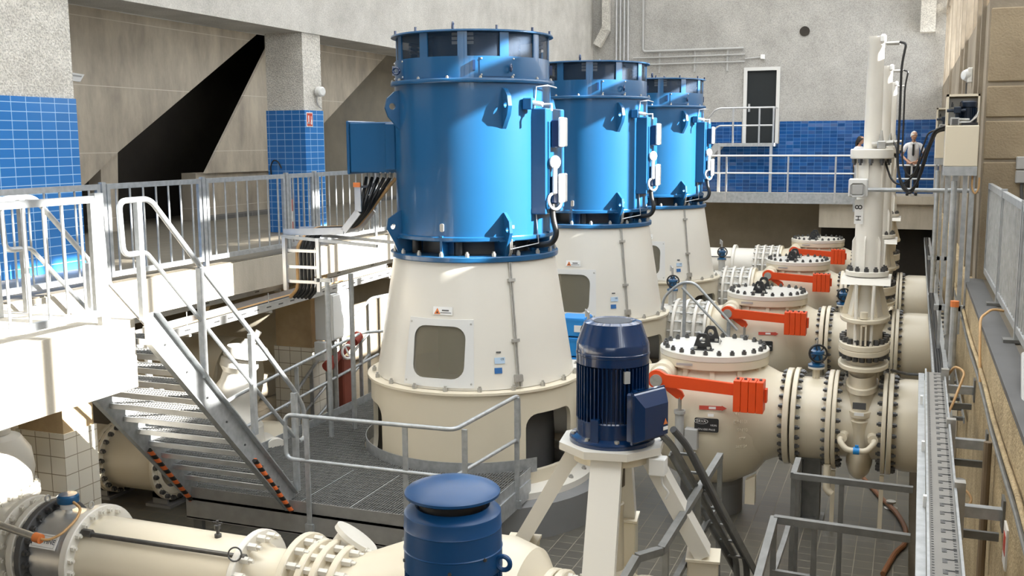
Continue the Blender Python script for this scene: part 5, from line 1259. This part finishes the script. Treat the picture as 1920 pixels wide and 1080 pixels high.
def arm(y,z,l):
    t=thing('wall_bracket',l,'bracket',(.5,y,z),'tray brackets on the right wall')
    m=M(); m.box(.32,.622,y-.03,y+.03,z-.02,z+.05); m.obj('arm_channel',GALV,t)
    m=M(); m.box(.33,.395,y-.05,y+.02,z-.16,z+.20); m.obj('end_post',ZINC,t)
    m=M(); m.box(.605,.62,y-.07,y+.07,z-.08,z+.12); m.obj('wall_plate',GALVD,t)
    m=M(); m.box(.37,.60,y+.02,y+.05,z-.17,z-.12); m.obj('lower_arm',GALVD,t)
arm(6.75,2.47,'galvanised tray bracket at the bottom right, lowest in the picture'); arm(8.3,2.47,'galvanised tray bracket on the right wall, middle one'); arm(10.0,2.5,'galvanised tray bracket on the right wall, farthest of three')
def pipe1(name,label,cat,pts,r,mat,group=None,fillet=.06,n=10,cap=None):
    t=thing(name,label,cat,pts[0],group); m=M(); m.tube(pts,r,n,fillet); m.obj('tube_body' if 'hose' not in name else 'hose_body',mat,t)
    if cap:
        m=M(); m.tube([cap,(cap[0],cap[1],cap[2]+.06)],r*1.15,n); m.obj('orange_cap',COPPER,t)
    return t
pipe1('conduit_pipe','upright steel conduit with orange cap beside the right wall','conduit',[(.47,11.4,2.25),(.47,11.4,3.08)],.038,GALV,'upright conduits at the right wall',cap=(.47,11.4,3.06))
pipe1('conduit_pipe','upright steel conduit behind the orange-capped one','conduit',[(.44,12.4,2.6),(.44,12.4,4.3)],.030,GALV,'upright conduits at the right wall')
pipe1('conduit_pipe','upright steel conduit under the farther hydraulic power pack','conduit',[(.36,16.5,2.5),(.36,16.5,4.3)],.032,GALV,'upright conduits at the right wall')
pipe1('conduit_pipe','slender upright conduit beside the pier under the hydraulic units','conduit',[(.55,14.5,2.4),(.55,14.5,4.3)],.035,ALU,'upright conduits at the right wall')
pipe1('wall_conduit','grey bent conduit on the right balustrade side at the picture edge','conduit',[(.70,5.9,2.0),(.70,6.3,2.75),(.69,6.7,3.15),(.76,7.6,3.32)],.022,GREYP)
for i,(dz,l) in enumerate(((2.86,'bundle cable clipped along the rough right wall, upper one'),(2.76,'bundle cable clipped along the rough right wall, lower one'))):
    pipe1('wall_cable',l,'cable',[(.60,4.8,dz)]+[(.60,5+k*.9,dz+.02*math.sin(k*1.7)) for k in range(12)],.016,GALVD if i else ROUGHC,'cables on the right wall')
pipe1('wall_pipe','brown upright pipe against the rough right wall','pipe',[(.57,7.6,0),(.57,7.6,2.7)],.028,paint('brown_pipe',(.22,.16,.10),.5))
pipe1('wall_pipe','grey thick pipe rising at the bottom right behind the brackets','pipe',[(.45,8.4,-.5),(.44,8.3,2.2)],.045,GREYP)
pipe1('loop_cable','tan looping cable between the brackets at the right wall','cable',[(.38,10.1,2.6),(.44,9.9,2.75),(.52,9.8,2.72),(.42,9.5,2.5),(.34,9.2,2.40)],.011,TAN,'thin tan cables')
pipe1('loop_cable','tan cable arching over the dark ledge at the right','cable',[(.60,9.1,2.75),(.595,9.3,3.0),(.60,9.55,3.25),(.70,9.75,3.3),(.80,9.8,3.28)],.011,TAN,'thin tan cables')
pipe1('loop_cable','tan coil hanging under the lowest bracket arm','cable',[(.40,8.0,2.2),(.46,7.9,2.1),(.52,7.95,2.16),(.47,8.05,2.22),(.38,8.02,2.14)],.009,TAN,'thin tan cables')
m=M(); m.box(.624-.01,.624,6.05,6.35,2.1,2.6); t=thing('warning_plate','small red and white plate on the rough wall at the right picture edge','sign',(.61,6.2,2.4)); m=M(); m.box(.608,.62,6.42,6.6,2.25,2.5); m.obj('plate',WHITE,t); m=M(); m.box(.606,.608,6.45,6.57,2.33,2.45); m.obj('red_field',RED,t)
pipe1('cross_pipe','horizontal steel pipe from the cylinder switch to the right wall','pipe',[(GX-.02,VY-.22,4.17),(.40,VY-.25,4.17),(.72,VY-.25,4.17)],.026,GALV)
pipe1('sensor_rod','thin dark rod between the nearest gate valve and the right trays','rod',[(-.12,13.0,2.02),(.05,12.7,2.05),(.4,12.4,2.12)],.016,STEEL)
for k,z in ((0,3.3),(1,3.45)):
    pass
# ------------------------------------------------------------------ far platform, door landing, wall services
def rail_run(name,label,pts_top,pts_mid,posts,loc,group='far platform railings',extra=None):
    h=thing(name,label,'railing',loc,group)
    m=M(); m.tube(pts_top,.028,8,.05); m.obj('top_rail',ALU,h)
    m=M(); m.tube(pts_mid,.024,8,.05); m.obj('mid_rail',ALU,h)
    for x,y,z0,z1 in posts:
        m=M(); m.rbox(x-.025,x+.025,y-.025,y+.025,z0,z1,.004); m.obj('post',ALU,h)
    if extra: extra(h)
    return h
yp=30.76
def toe(h):
    m=M(); m.box(-8.2,-1.47,yp-.02,yp+.0,3.0,3.26); m.box(-8.2,-1.47,yp-.03,yp+.03,2.96,3.0); m.obj('toe_board',GALV,h)
rail_run('platform_railing','long steel railing along the far platform in front of the blue tiles',[(-8.2,yp,4.32),(-1.47,yp,4.32)],[(-8.2,yp,3.82),(-1.47,yp,3.82)],[(-6.6,yp,3.,4.32),(-5.05,yp,3.,4.32),(-3.3,yp,3.,4.32),(-2.0,yp,3.,4.32)],(-5,yp,3.2),extra=toe)
m=M(); m.box(-1.5,-1.42,yp-.04,yp+.04,2.75,4.36); tag(m.obj('gate_post',GALV),'galvanised post ending the far platform railing beside the dark gap','post')
rail_run('platform_railing','short steel railing where the white-haired man leans',[(-.72,yp+.1,4.05),(.70,yp+.1,4.05)],[(-.72,yp+.1,3.68),(.70,yp+.1,3.68)],[(-.65,yp+.1,3.2,4.05),(.0,yp+.1,3.2,4.05),(.6,yp+.1,3.2,4.05)],(0,yp,3.2))
t=thing('door_landing','small steel landing below the dark door in the end wall','landing',(-4.6,32,4.6))
m=M(); m.box(-5.55,-3.85,31.75,32.46,4.58,4.68); m.obj('deck',GALV,t)
for x,y in ((-5.45,31.8),(-3.92,31.8)):
    m=M(); m.box(x-.04,x+.04,y-.04,y+.04,3.2,4.58); m.obj('leg',ALU,t)
for yy in (31.8,32.4):
    m=M(); m.bar((-5.5,yy,4.63),(-6.6,yy,3.25),.05,.2); m.obj('stair_stringer',GALV,t)
for k in range(6):
    m=M(); f=(k+.5)/6; m.box(-5.6-1.05*f-.1,-5.6-1.05*f+.1,31.8,32.4,4.55-1.36*f,4.58-1.36*f); m.obj('stair_tread',GALV,t)
rail_run('landing_railing','steel railing around the door landing on the end wall',[(-6.7,31.77,4.35),(-5.6,31.77,5.66),(-5.45,31.77,5.72),(-3.85,31.77,5.72),(-3.85,32.4,5.72)],[(-6.6,31.77,3.9),(-5.55,31.77,5.15),(-5.45,31.77,5.2),(-3.85,31.77,5.2)],[(-5.05,31.77,4.6,5.72),(-4.28,31.77,4.6,5.72),(-3.87,31.77,4.6,5.72),(-6.4,31.77,3.2,4.7)],(-4.6,31.8,4.66))
yw=32.44
for i,(z,x1,r,l) in enumerate(((7.52,-4.90,.035,'thick grey conduit on the end wall, top one of three'),(7.33,-4.86,.022,'thin grey conduit on the end wall, middle one of three'),(7.12,-4.86,.022,'thin grey conduit on the end wall, lowest of three'))):
    pipe1('wall_conduit',l,'conduit',[(-8.0+.25*i,yw,11) if i==0 else (-8.3,yw,z),(-8.0,yw,z),(x1,yw,z)] if i==0 else [(-8.3,yw,z),(x1,yw,z)],r,GREYP,'conduits on the end wall',.1)
for i,x in enumerate((-7.5,-6.4,-5.4)):
    m=M(); m.box(x,x+.05,yw+.02,32.50,6.85,7.55); tag(m.obj('conduit_strut',GREYP),('grey upright strut behind the end wall conduits, leftmost','grey upright strut behind the end wall conduits, middle','grey upright strut behind the end wall conduits, rightmost')[i],'strut','conduit struts')
t=thing('junction_box','small white junction box on the end wall above the door','box',(-4.3,32.4,7.2))
m=M(); m.rbox(-4.38,-4.26,32.36,32.50,7.17,7.30,.01); m.obj('box_body',WHITE,t); m=M(); m.tube([(-4.85,32.45,7.2),(-4.38,32.45,7.23)],.02,8); m.obj('feed_pipe',GREYP,t)
for k in range(4):
    pipe1('riser_pipe',('bright upright pipe in the far left corner, leftmost of four','bright upright pipe in the far left corner, second of four','bright upright pipe in the far left corner, third of four','bright upright pipe in the far left corner, rightmost of four')[k],'pipe',[(-8.86+k*.125,32.465,5.4),(-8.86+k*.125,32.465,11)],.034,ALU,'upright corner pipes')
t=thing('angled_corbel','pale angled concrete corbel high in the far left corner','corbel',(-9.3,32.3,8))
m=M(); m.bar((-9.16,32.36,9.6),(-9.16,32.36,8.2),.22,.25); m.bar((-9.16,32.36,8.26),(-9.45,32.36,7.75),.22,.25); m.obj('corbel_body',PEBBLE,t)
# ------------------------------------------------------------------ lamps and small things on the left
t=thing('tube_light','long fluorescent lamp under the concrete beam right of the second column','lamp',(-9.3,16.4,6.4),'fluorescent lamps')
m=M(); m.rbox(-9.42,-9.30,15.6,17.35,6.42,6.50,.01); m.obj('lamp_housing',LGREY,t); m=M(); m.box(-9.40,-9.10,16.35,16.5,6.50,6.53); m.obj('mounting_arm',GREYP,t); m=M(); m.rbox(-9.405,-9.315,15.65,17.3,6.375,6.42,.02); m.obj('diffuser',WHITE,t)
dup(t,(0,-5.0,0),'long fluorescent lamp under the concrete beam over the first bay')
t=thing('flood_lamp','small round camera-like flood lamp on the second column above its tiles','lamp',(-8.4,13.85,5.4))
m=M().at((-8.36,13.78,5.52),(1,-.3,0)); m.lathe([(0,-.02),(.07,-.02),(.085,.0),(.085,.09),(.06,.11),(0,.11)],16); m.obj('lamp_head',LGREY,t)
m=M(); m.tube([(-8.40,13.78,5.5),(-8.40,13.79,5.32),(-8.39,13.86,5.26),(-8.38,13.9,5.24)],.012,6,.05); m.obj('feed_cable',GREYP,t)
t=thing('fire_sign','red fire equipment sign with white pictograms on the tiled column','sign',(-8.39,13.55,5.1))
m=M(); m.box(-8.404,-8.398,13.47,13.67,4.98,5.225); m.obj('sign_border',WHITE,t); m=M(); m.box(-8.399,-8.395,13.485,13.655,4.995,5.21); rf=m.obj('red_field',RED,t)
m=M(); m.box(-8.396,-8.393,13.52,13.55,5.03,5.17); m.box(-8.396,-8.393,13.50,13.57,5.03,5.06); m.obj('hose_symbol',WHITE,rf); m=M(); m.box(-8.396,-8.393,13.60,13.635,5.02,5.10); m.box(-8.396,-8.393,13.605,13.62,5.10,5.16); m.obj('extinguisher_symbol',WHITE,rf)
t=thing('fire_extinguisher','red fire extinguisher hung on the dark tiled side of the second column','fire extinguisher',(-8.75,13.38,3.6))
m=M().at((-8.66,13.36,3.40)); m.lathe([(0,0),(.065,0),(.07,.02),(.07,.48),(.05,.54),(.025,.56),(.025,.60),(0,.60)],20); b=m.obj('cylinder',RED,t)
m=M().at((-8.66,13.36,3.57)); m.lathe([(.071,0),(.071,.18)],20); m.obj('label_band',WHITE,b)
m=M(); m.bar((-8.77,13.36,4.06),(-8.66,13.36,4.08),.02,.02); m.tube([(-8.70,13.34,4.05),(-8.62,13.33,3.95),(-8.63,13.33,3.6)],.012,6,.05); m.obj('valve_handle',BLACKP,t)
t=thing('hose_loop','black cable loop hanging on the dark face of the tiled column','cable',(-8.98,13.38,4.4))
m=M(); m.tube([(-9.02,13.42,4.2),(-9.02,13.40,4.42),(-8.95,13.39,4.52),(-8.86,13.39,4.50),(-8.80,13.40,4.38)],.012,8,.06); m.obj('loop',BLACK,t)
t=thing('wall_sticker','small white notice stuck on the slanted concrete at the upper left','notice',(-13.19,14.0,5.85))
m=M(); m.prism([(13.80,5.82),(14.11,5.80),(14.22,5.93),(13.91,5.95)],-13.199,-13.19,'x'); ns=m.obj('paper',WHITE,t); m=M(); m.prism([(13.92,5.89),(14.14,5.88),(14.16,5.905),(13.94,5.915)],-13.19,-13.188,'x'); m.obj('print',GREYP,ns)
for n_,d_ in (('tube_light',(-1.40,2.46,.26)),('tube_light.001',(-1.40,1.71,.26)),('flood_lamp',(-1.26,2.07,.11)),('fire_sign',(-1.26,2.03,.05)),('fire_extinguisher',(-1.30,2.01,-.15)),('hose_loop',(-1.34,2.02,-.05))):
    bpy.data.objects[n_].location=Vector(bpy.data.objects[n_].location)+Vector(d_)
# ------------------------------------------------------------------ under the left gallery
def bigpipe(name,label,cat,y,z,x0,x1,R,fls,mat=CREAM,group=None,legs=()):
    t=thing(name,label,cat,((x0+x1)/2,y,0),group)
    m=M(); m.at((0,y,z),XA); m.lathe([(R,x0),(R,x1)],48); m.obj('pipe_shell',mat,t)
    for x in fls:
        m=M(); m.at((0,y,z),XA); flange(m,R*1.21,x,x+.06,R*.8); f=m.obj('flange',mat,t); bolts(f,'flange_bolt',(x+.06,y,z),XA,R*1.12,22,.06,STEEL,keep=lambda p:p.y<y+.2)
    for x in legs:
        m=M(); m.box(x-.12,x+.12,y-.2,y-.17,0,z-R*.7); m.box(x-.12,x+.12,y+.17,y+.2,0,z-R*.7); m.box(x-.2,x+.2,y-.25,y+.25,0,.04); m.box(x-.12,x+.12,y-.2,y+.2,z-R*1.1,z-R*.9); m.obj('support',PLINTH,t)
    return t
bigpipe('suction_main','large flanged cream pipe lying under the stair by the white tiled pier','pipe',10.9,.55,-11.15,-8.95,.40,(-9.90,-9.97,-9.02),CREAM,None,(-10.1,-9.1))
bigpipe('intake_main','big tan intake pipe in the shade under the gallery behind the nearest cone','pipe',15.2,1.5,-11.15,-9.15,.75,(-9.4,),CREAM,'intake pipes under the gallery',(-9.8,))
bigpipe('intake_main','big tan intake pipe in the shade behind the sloping guardrail','pipe',12.4,1.35,-11.15,-9.0,.62,(-9.9,),CREAM,'intake pipes under the gallery',(-10.2,))
RV=t=thing('relief_valve','sunlit cream valve of stacked bulbous castings behind the stair handrail','valve',(-8.1,11.2,0))
ax=Vector((.12,.1,1)).normalized()
m=M().at((-8.3,11.0,.2),ax); m.lathe([(0,0),(.30,0),(.42,.25),(.46,.6),(.40,.95),(.30,1.05),(.24,1.15),(.24,1.25),(.27,1.32),(.27,1.42),(.22,1.5),(.20,1.62),(.25,1.70),(.24,1.80),(.14,1.88),(0,1.9)],40); m.obj('valve_body',CREAMW,t)
m=M().at((-8.02,11.23,2.02),ax); m.lathe([(0,-.02),(.30,-.02),(.30,.03),(.26,.10),(.10,.14),(.05,.20),(0,.20)],30); m.obj('bonnet',CREAMW,t)
m=M(); m.tube([(-8.0,11.25,2.1),(-7.9,11.35,2.32)],.045,12); m.obj('top_lever',CREAMW,t)
m=M().at((-8.62,10.75,1.45),(-.75,-.45,.5)); m.lathe([(.2,-.3),(.2,0),(.34,.02),(.34,.08),(0,.09)],32); m.lathe([(.36,-.16),(.36,-.10),(.2,-.1)],32); fb=m.obj('side_flange',CREAMW,t)
bolts(fb,'flange_bolt',(-8.65,10.73,1.5),(-.75,-.45,.5),.29,10,.06,STEEL)
m=M().at((-7.85,11.4,.72),(.8,-.5,-.1)); m.lathe([(.16,-.2),(.16,.1),(.2,.12),(.2,.2),(0,.22)],28); m.obj('outlet_nozzle',CREAMW,t)
t=thing('valve_cover','cream domed valve body with bolted rim low beside the stair foot','valve',(-8.2,12.2,0))
m=M().at((-8.35,11.95,0)); m.lathe([(0,0),(.5,0),(.5,.55),(.62,.56),(.62,.64),(.52,.66),(.35,.82),(0,.9)],44); b=m.obj('dome',CREAM,t); bolts(b,'flange_bolt',(-8.35,11.95,.64),(0,0,1),.57,22,.05,STEEL,.04)
t=thing('control_cabinet','white sunlit control cabinet hung beside the tiled pier under the gallery','cabinet',(-8.0,13.5,2.2))
m=M(); m.rbox(-8.15,-7.86,13.12,13.72,1.86,2.56,.012); m.obj('cabinet_body',LGREY,t); m=M(); m.rbox(-7.86,-7.845,13.15,13.69,1.89,2.53,.004); m.obj('cabinet_door',WHITE,t)
m=M(); m.rbox(-8.10,-7.92,13.0,13.11,1.58,1.86,.01); m.obj('small_box',LGREY,t)
for yy in (13.3,13.5):
    m=M(); m.box(-8.1,-8.05,yy,yy+.06,0,1.86); m.obj('cabinet_post',GALV,t)
t=thing('red_actuator','weathered red valve actuator below the white control cabinet','actuator',(-7.8,13.6,1.5))
m=M(); m.tube([(-7.88,13.1,1.52),(-7.84,13.8,1.80)],.055,16); m.tube([(-7.84,13.7,1.75),(-7.83,13.85,1.82)],.08,14); RUST=paint('weathered_red',(.34,.05,.03),.6,var=.3,scale=14); m.obj('actuator_body',RUST,t)
m=M(); m.tube([(-7.9,13.02,1.49),(-7.9,13.2,1.56)],.085,14); m.obj('end_housing',RUST,t)
m=M().at((-7.76,13.38,1.66),(1,-.4,.2)); m.lathe([(.10+.02*math.cos(2*PI*k/8),.02*math.sin(2*PI*k/8)) for k in range(8)],22,closed=True); m.bar((-.13,0,0),(.13,0,0),.02,.02); m.obj('handwheel',WHITE,t)
m=M(); m.rbox(-7.93,-7.82,13.35,13.6,0,1.55,.02); m.obj('stem_housing',paint('rust_red',(.22,.05,.03),.6),t)
m=M(); m.rbox(-4.9,-4.35,14.4,14.95,0,1.30,.01); tag(m.obj('pedestal',GALVD),'grey pedestal under the bright blue crates behind the nearest cone housing','pedestal')
for k,l in enumerate(('bright blue plastic crate behind the nearest cone housing, lowest of three','bright blue plastic crate behind the nearest cone housing, middle of three','bright blue plastic crate with white label, topmost of three')):
    t=thing('plastic_crate',l,'crate',(-4.6,14.65,1.3+k*.3),'blue plastic crates')
    m=M(); z=1.30+k*.3; m.rbox(-4.80,-4.40,14.45,14.85,z,z+.28,.01); m.box(-4.81,-4.39,14.44,14.86,z+.23,z+.26); c=m.obj('crate_body',SKYCAP,t)
    if k==2: m=M(); m.box(-4.55,-4.43,14.435,14.44,z+.07,z+.17); m.obj('white_label',WHITE,c)
for (x,y,l) in ((-4.25,18.0,'pair of slanting tube handrails by the middle cone housing'),):
    tube_rail(l,(x,y,0),[(-3.88,17.3,1.9),(-3.85,17.3,2.12),(-3.71,17.3,2.26),(-3.54,17.3,2.39),(-3.33,17.3,2.39),(-2.6,17.3,1.62)],[[(-3.54,17.3,2.30),(-2.7,17.3,1.45)]],[(-3.50,17.32,0,2.36),(-2.75,17.32,0,1.75)],'handrails between the pumps')
# ------------------------------------------------------------------ two people on the far platform
def skin(name,verts,edges,mat,parent,sub=2):
    # verts: list of (x,y,z,r); one continuous surface grown round a skeleton
    me=bpy.data.meshes.new(name); me.from_pydata([v[:3] for v in verts],edges,[])
    o=bpy.data.objects.new(name,me); COL.objects.link(o)
    sm=o.modifiers.new('s','SKIN'); sm.use_smooth_shade=True
    for i,v in enumerate(verts):
        d=me.skin_vertices[0].data[i]; r=v[3]
        d.radius=r if isinstance(r,tuple) else (r,r); d.use_root=(i==0)
    ss=o.modifiers.new('u','SUBSURF'); ss.levels=sub; ss.render_levels=sub
    bpy.context.view_layer.update()
    nm=bpy.data.meshes.new_from_object(o.evaluated_get(bpy.context.evaluated_depsgraph_get()))
    bpy.data.objects.remove(o); nm.materials.clear(); nm.materials.append(mat)
    nm.polygons.foreach_set('use_smooth',[True]*len(nm.polygons))
    q=bpy.data.objects.new(name,nm); COL.objects.link(q); q.parent=parent; q.matrix_parent_inverse=parent_inv(parent)
    return q
SKIN=paint('warm_skin',(.50,.28,.19),.5,var=.05); SHIRT=paint('white_shirt_cloth',(.82,.83,.86),.8,var=.03)
TROU=paint('black_trouser_cloth',(.012,.012,.016),.8,var=.1); HAIRW=paint('white_hair',(.72,.70,.66),.7,var=.1); HAIRD=paint('dark_brown_hair',(.02,.013,.01),.6,var=.2); SHOE=paint('black_shoe_leather',(.01,.01,.01),.3)
def head(parent,mat,c,yaw,hairmat,style,tilt=0.):
    # c = head centre; faces local -Y before yaw
    H=Matrix.Translation(c)@Matrix.Rotation(yaw,4,'Z')@Matrix.Rotation(tilt,4,'X')
    m=M(); m.T=H
    pr=[(0,-.118),(.035,-.115),(.055,-.095),(.066,-.06),(.073,-.02),(.077,.03),(.074,.07),(.058,.10),(.03,.118),(0,.122)]
    n=20; vs=[];fs=[]
    for k in range(n):
        t=2*PI*k/n
        for r,z in pr:
            y=-math.cos(t)*r*1.22; x=math.sin(t)*r
            if z<-.05 and y>0: y*=.62
            if y<0: y-=.006*(1-abs(z)/.12)
            vs.append((x,y,z))
    L=len(pr)
    for k in range(n):
        j=(k+1)%n
        for i in range(L-1): fs.append((k*L+i,j*L+i,j*L+i+1,k*L+i+1))
    m.add(vs,fs)
    # nose, brow, lips and ears grow out of the head
    m.add([(-.013,-.092,-.03),(.013,-.092,-.03),(0,-.118,-.026),(0,-.09,.02),(0,-.09,-.04)],[(0,2,3),(2,1,3),(0,4,2),(4,1,2)])
    for s in (-1,1):
        m.add([(s*.074,-.012,.02),(s*.086,.006,.025),(s*.086,.008,-.005),(s*.078,-.004,-.035),(s*.072,.012,0)],[(0,1,2,3),(1,4,2),(0,4,1),(3,2,4)])
    m.add([(-.024,-.088,-.062),(0,-.096,-.058),(.024,-.088,-.062),(0,-.093,-.070)],[(0,1,2,3)])
    hd=m.obj('face',mat,parent,60)
    for s in (-1,1):
        m=M(); m.T=H@Matrix.Translation((s*.03,-.084,.012)); m.lathe([(0,-.008),(.008,-.005),(.011,0),(.008,.005),(0,.008)],10); e=m.obj('eye',BLACKP,hd)
        m=M(); m.T=H; m.bar((s*.016,-.093,.030),(s*.045,-.083,.030),.008,.007); m.obj('brow',hairmat,hd)
    m=M(); m.T=H; m.bar((-.022,-.093,-.064),(.022,-.093,-.064),.006,.006); m.obj('lips',paint('lip',(.38,.14,.11),.5),hd)
    m=M(); m.T=H
    vs=[];fs=[];rows=8 if style=='short' else 8
    for i in range(rows+1):
        for k in range(n):
            t=2*PI*k/n; back=(1-math.cos(t))/2   # 0 front .. 1 back
            low=.048-min(1,back*1.8)*(.09 if style=='short' else .13)
            z=.132-(.132-low)*(i/rows)
            zz=max(-.99,min(1,z/.132)); r=math.sqrt(max(0,1-zz*zz)) if z>0 else 1.-.15*(-z/.1)
            r=max(r,.02)
            vs.append((math.sin(t)*r*.090,-math.cos(t)*r*.108+.004,z))
    for i in range(rows):
        for k in range(n):
            j=(k+1)%n; fs.append((i*n+k,i*n+j,(i+1)*n+j,(i+1)*n+k))
    m.add(vs,fs); h=m.obj('hair',hairmat,parent,80)
    if style=='long':
        q=[H@Vector(v) for v in ((0,.07,.05),(.0,.10,-.06),(-.01,.10,-.18),(-.01,.085,-.32))]
        o=skin('hair_length',[tuple(q[0])+((.075,.05),),tuple(q[1])+((.075,.05),),tuple(q[2])+((.075,.045),),tuple(q[3])+((.04,.03),)],[(0,1),(1,2),(2,3)],hairmat,parent,1)
def hand(vs,es,wrist_i,palm,dirv,side,down):
    # palm, four fingers and a thumb hung from the wrist vertex; dirv along the fingers
    d=Vector(dirv).normalized(); s=Vector(side).normalized(); n=Vector(down).normalized()
    p=Vector(palm)
    vs.append(tuple(p)+(.030,)); pi=len(vs)-1; es.append((wrist_i,pi))
    for k,L in ((-1.5,.062),(-.5,.075),(.5,.07),(1.5,.055)):
        a=p+d*.045+s*(k*.019); b=a+d*L*.55+n*.012; c=b+d*L*.35+n*.03
        i0=len(vs); vs+= [tuple(a)+(.010,),tuple(b)+(.009,),tuple(c)+(.008,)]; es+= [(pi,i0),(i0,i0+1),(i0+1,i0+2)]
    a=p+s*-.035+d*.005; b=a+d*.035-s*.012+n*.015
    i0=len(vs); vs+= [tuple(a)+(.012,),tuple(b)+(.010,)]; es+= [(pi,i0),(i0,i0+1)]
def person(label,loc,yaw,lean,arms,hair,style,shirt,headyaw,female=False,tie=False):
    t=thing('person',label,'person',loc)
    k=.93 if female else 1.
    R=Matrix.Translation(loc)@Matrix.Rotation(yaw,4,'Z')
    W=lambda x,y,z: tuple(R@Vector((x*k,y*k,z*k)))
    # body faces local -Y; lean moves the upper body forward
    def S(z): return -lean*max(0,(z-.9))/.6
    V=[W(0,.0,.95)+((.135*k,.11*k),),W(0,S(1.1),1.10)+((.135*k,.105*k),),W(0,S(1.3),1.30)+((.155*k,.11*k),),W(0,S(1.42),1.42)+((.10*k,.075*k),),W(0,S(1.5),1.50)+(.052*k,),W(0,S(1.56)-.01,1.56)+(.05*k,)]
    E=[(0,1),(1,2),(2,3),(3,4),(4,5)]
    for s in (-1,1):
        i=len(V); V+= [W(s*.10,.0,.86)+(.090*k,),W(s*.11,-.01,.48)+(.062*k,),W(s*.11,.02,.10)+(.042*k,),W(s*.11,-.03,.045)+(.038*k,),W(s*.115,-.14,.03)+(.030*k,)]
        E+= [(0,i),(i,i+1),(i+1,i+2),(i+2,i+3),(i+3,i+4)]
        sh=W(s*.185,S(1.40),1.40); el,wr,pm,dv,sd_,dn=arms[0 if s<0 else 1]
        i=len(V); V+= [sh+(.052*k,),W(*el)+(.040*k,),W(*wr)+(.026*k,)]; E+= [(3,i),(i,i+1),(i+1,i+2)]
        rot=lambda v: R.to_3x3()@Vector(v)
        hand(V,E,i+2,W(*pm),rot(dv),rot(sd_),rot(dn))
    b=skin('body',V,E,SKIN,t,2)
    # shirt
    V=[W(0,.0,.90)+((.16*k,.135*k),),W(0,S(1.1),1.10)+((.158*k,.128*k),),W(0,S(1.3),1.30)+((.178*k,.13*k),),W(0,S(1.42),1.42)+((.12*k,.09*k),),W(0,S(1.46),1.465)+(.062*k,)]
    E=[(0,1),(1,2),(2,3),(3,4)]
    for s in (-1,1):
        el=arms[0 if s<0 else 1][0]; sh=(s*.19,S(1.40),1.40); mid=tuple(a+(b-a)*.72 for a,b in zip(sh,el))
        i=len(V); V+= [W(*sh)+(.068*k,),W(*mid)+(.062*k,)]; E+= [(3,i),(i,i+1)]
    skin('shirt',V,E,shirt,t,2)
    V=[W(0,.0,.96)+((.155*k,.125*k),),W(0,.0,.88)+((.15*k,.12*k),)]; E=[(0,1)]
    for s in (-1,1):
        i=len(V); V+= [W(s*.105,.0,.78)+(.105*k,),W(s*.11,-.01,.48)+(.085*k,),W(s*.11,.015,.08)+(.072*k,)]; E+= [(1,i),(i,i+1),(i+1,i+2)]
    skin('trousers',V,E,TROU,t,2)
    for s in (-1,1): skin('shoe',[W(s*.11,.03,.05)+(.052*k,),W(s*.112,-.07,.042)+(.048*k,),W(s*.115,-.17,.035)+(.038*k,)],[(0,1),(1,2)],SHOE,t,2)
    hc=Vector(W(0,S(1.66)-.03,1.66)); head(t,SKIN,hc,yaw+headyaw,hair,style,.12 if tie else 0)
    if tie:
        m=M(); m.T=R
        m.add([(-.025,S(1.42)-.125,1.43),(.025,S(1.42)-.125,1.43),(.03,S(1.15)-.185,1.14),(0,S(1.1)-.185,1.09),(-.03,S(1.15)-.185,1.14),(-.025,S(1.42)-.095,1.43),(.025,S(1.42)-.095,1.43),(.03,S(1.15)-.135,1.14),(0,S(1.1)-.135,1.09),(-.03,S(1.15)-.135,1.14)],[(0,1,2,3,4),(9,8,7,6,5),(0,5,6,1),(1,6,7,2),(2,7,8,3),(3,8,9,4),(4,9,5,0)]); m.obj('tie',BLACKP,t)
        m=M(); m.T=R; 
        for s in (-1,1): m.add([(0,S(1.46)-.075,1.475),(s*.06,S(1.46)-.05,1.50),(s*.07,S(1.46)-.07,1.45),(s*.02,S(1.44)-.10,1.43)],[(0,1,2,3)])
        m.obj('collar',SHIRT,t)
    return t
armL=((-.30,-.20,1.12),(-.10,-.42,.93),(-.05,-.47,.915),(.9,-.4,-.1),(.3,.9,0),(0,0,-1))
armR=((.30,-.20,1.12),(.10,-.44,.95),(.03,-.48,.94),(-.9,-.35,-.05),(.3,-.9,0),(0,0,-1))
person('white-haired person in white shirt and dark tie leaning on the far railing',(.02,31.30,3.2),math.radians(0),.26,(armL,armR),HAIRW,'short',SHIRT,math.radians(20),tie=True)
aL=((-.24,.04,1.12),(-.20,-.12,.90),(-.19,-.15,.84),(0,-.4,-.9),(1,0,0),(0,-1,0)); aR=((.24,.04,1.12),(.20,-.12,.90),(.19,-.15,.84),(0,-.4,-.9),(-1,0,0),(0,-1,0))
person('person with long dark hair in white top standing behind the nearest white cylinder',(-1.44,31.5,3.2),math.radians(60),.02,(aL,aR),HAIRD,'long',SHIRT,math.radians(10),female=True)
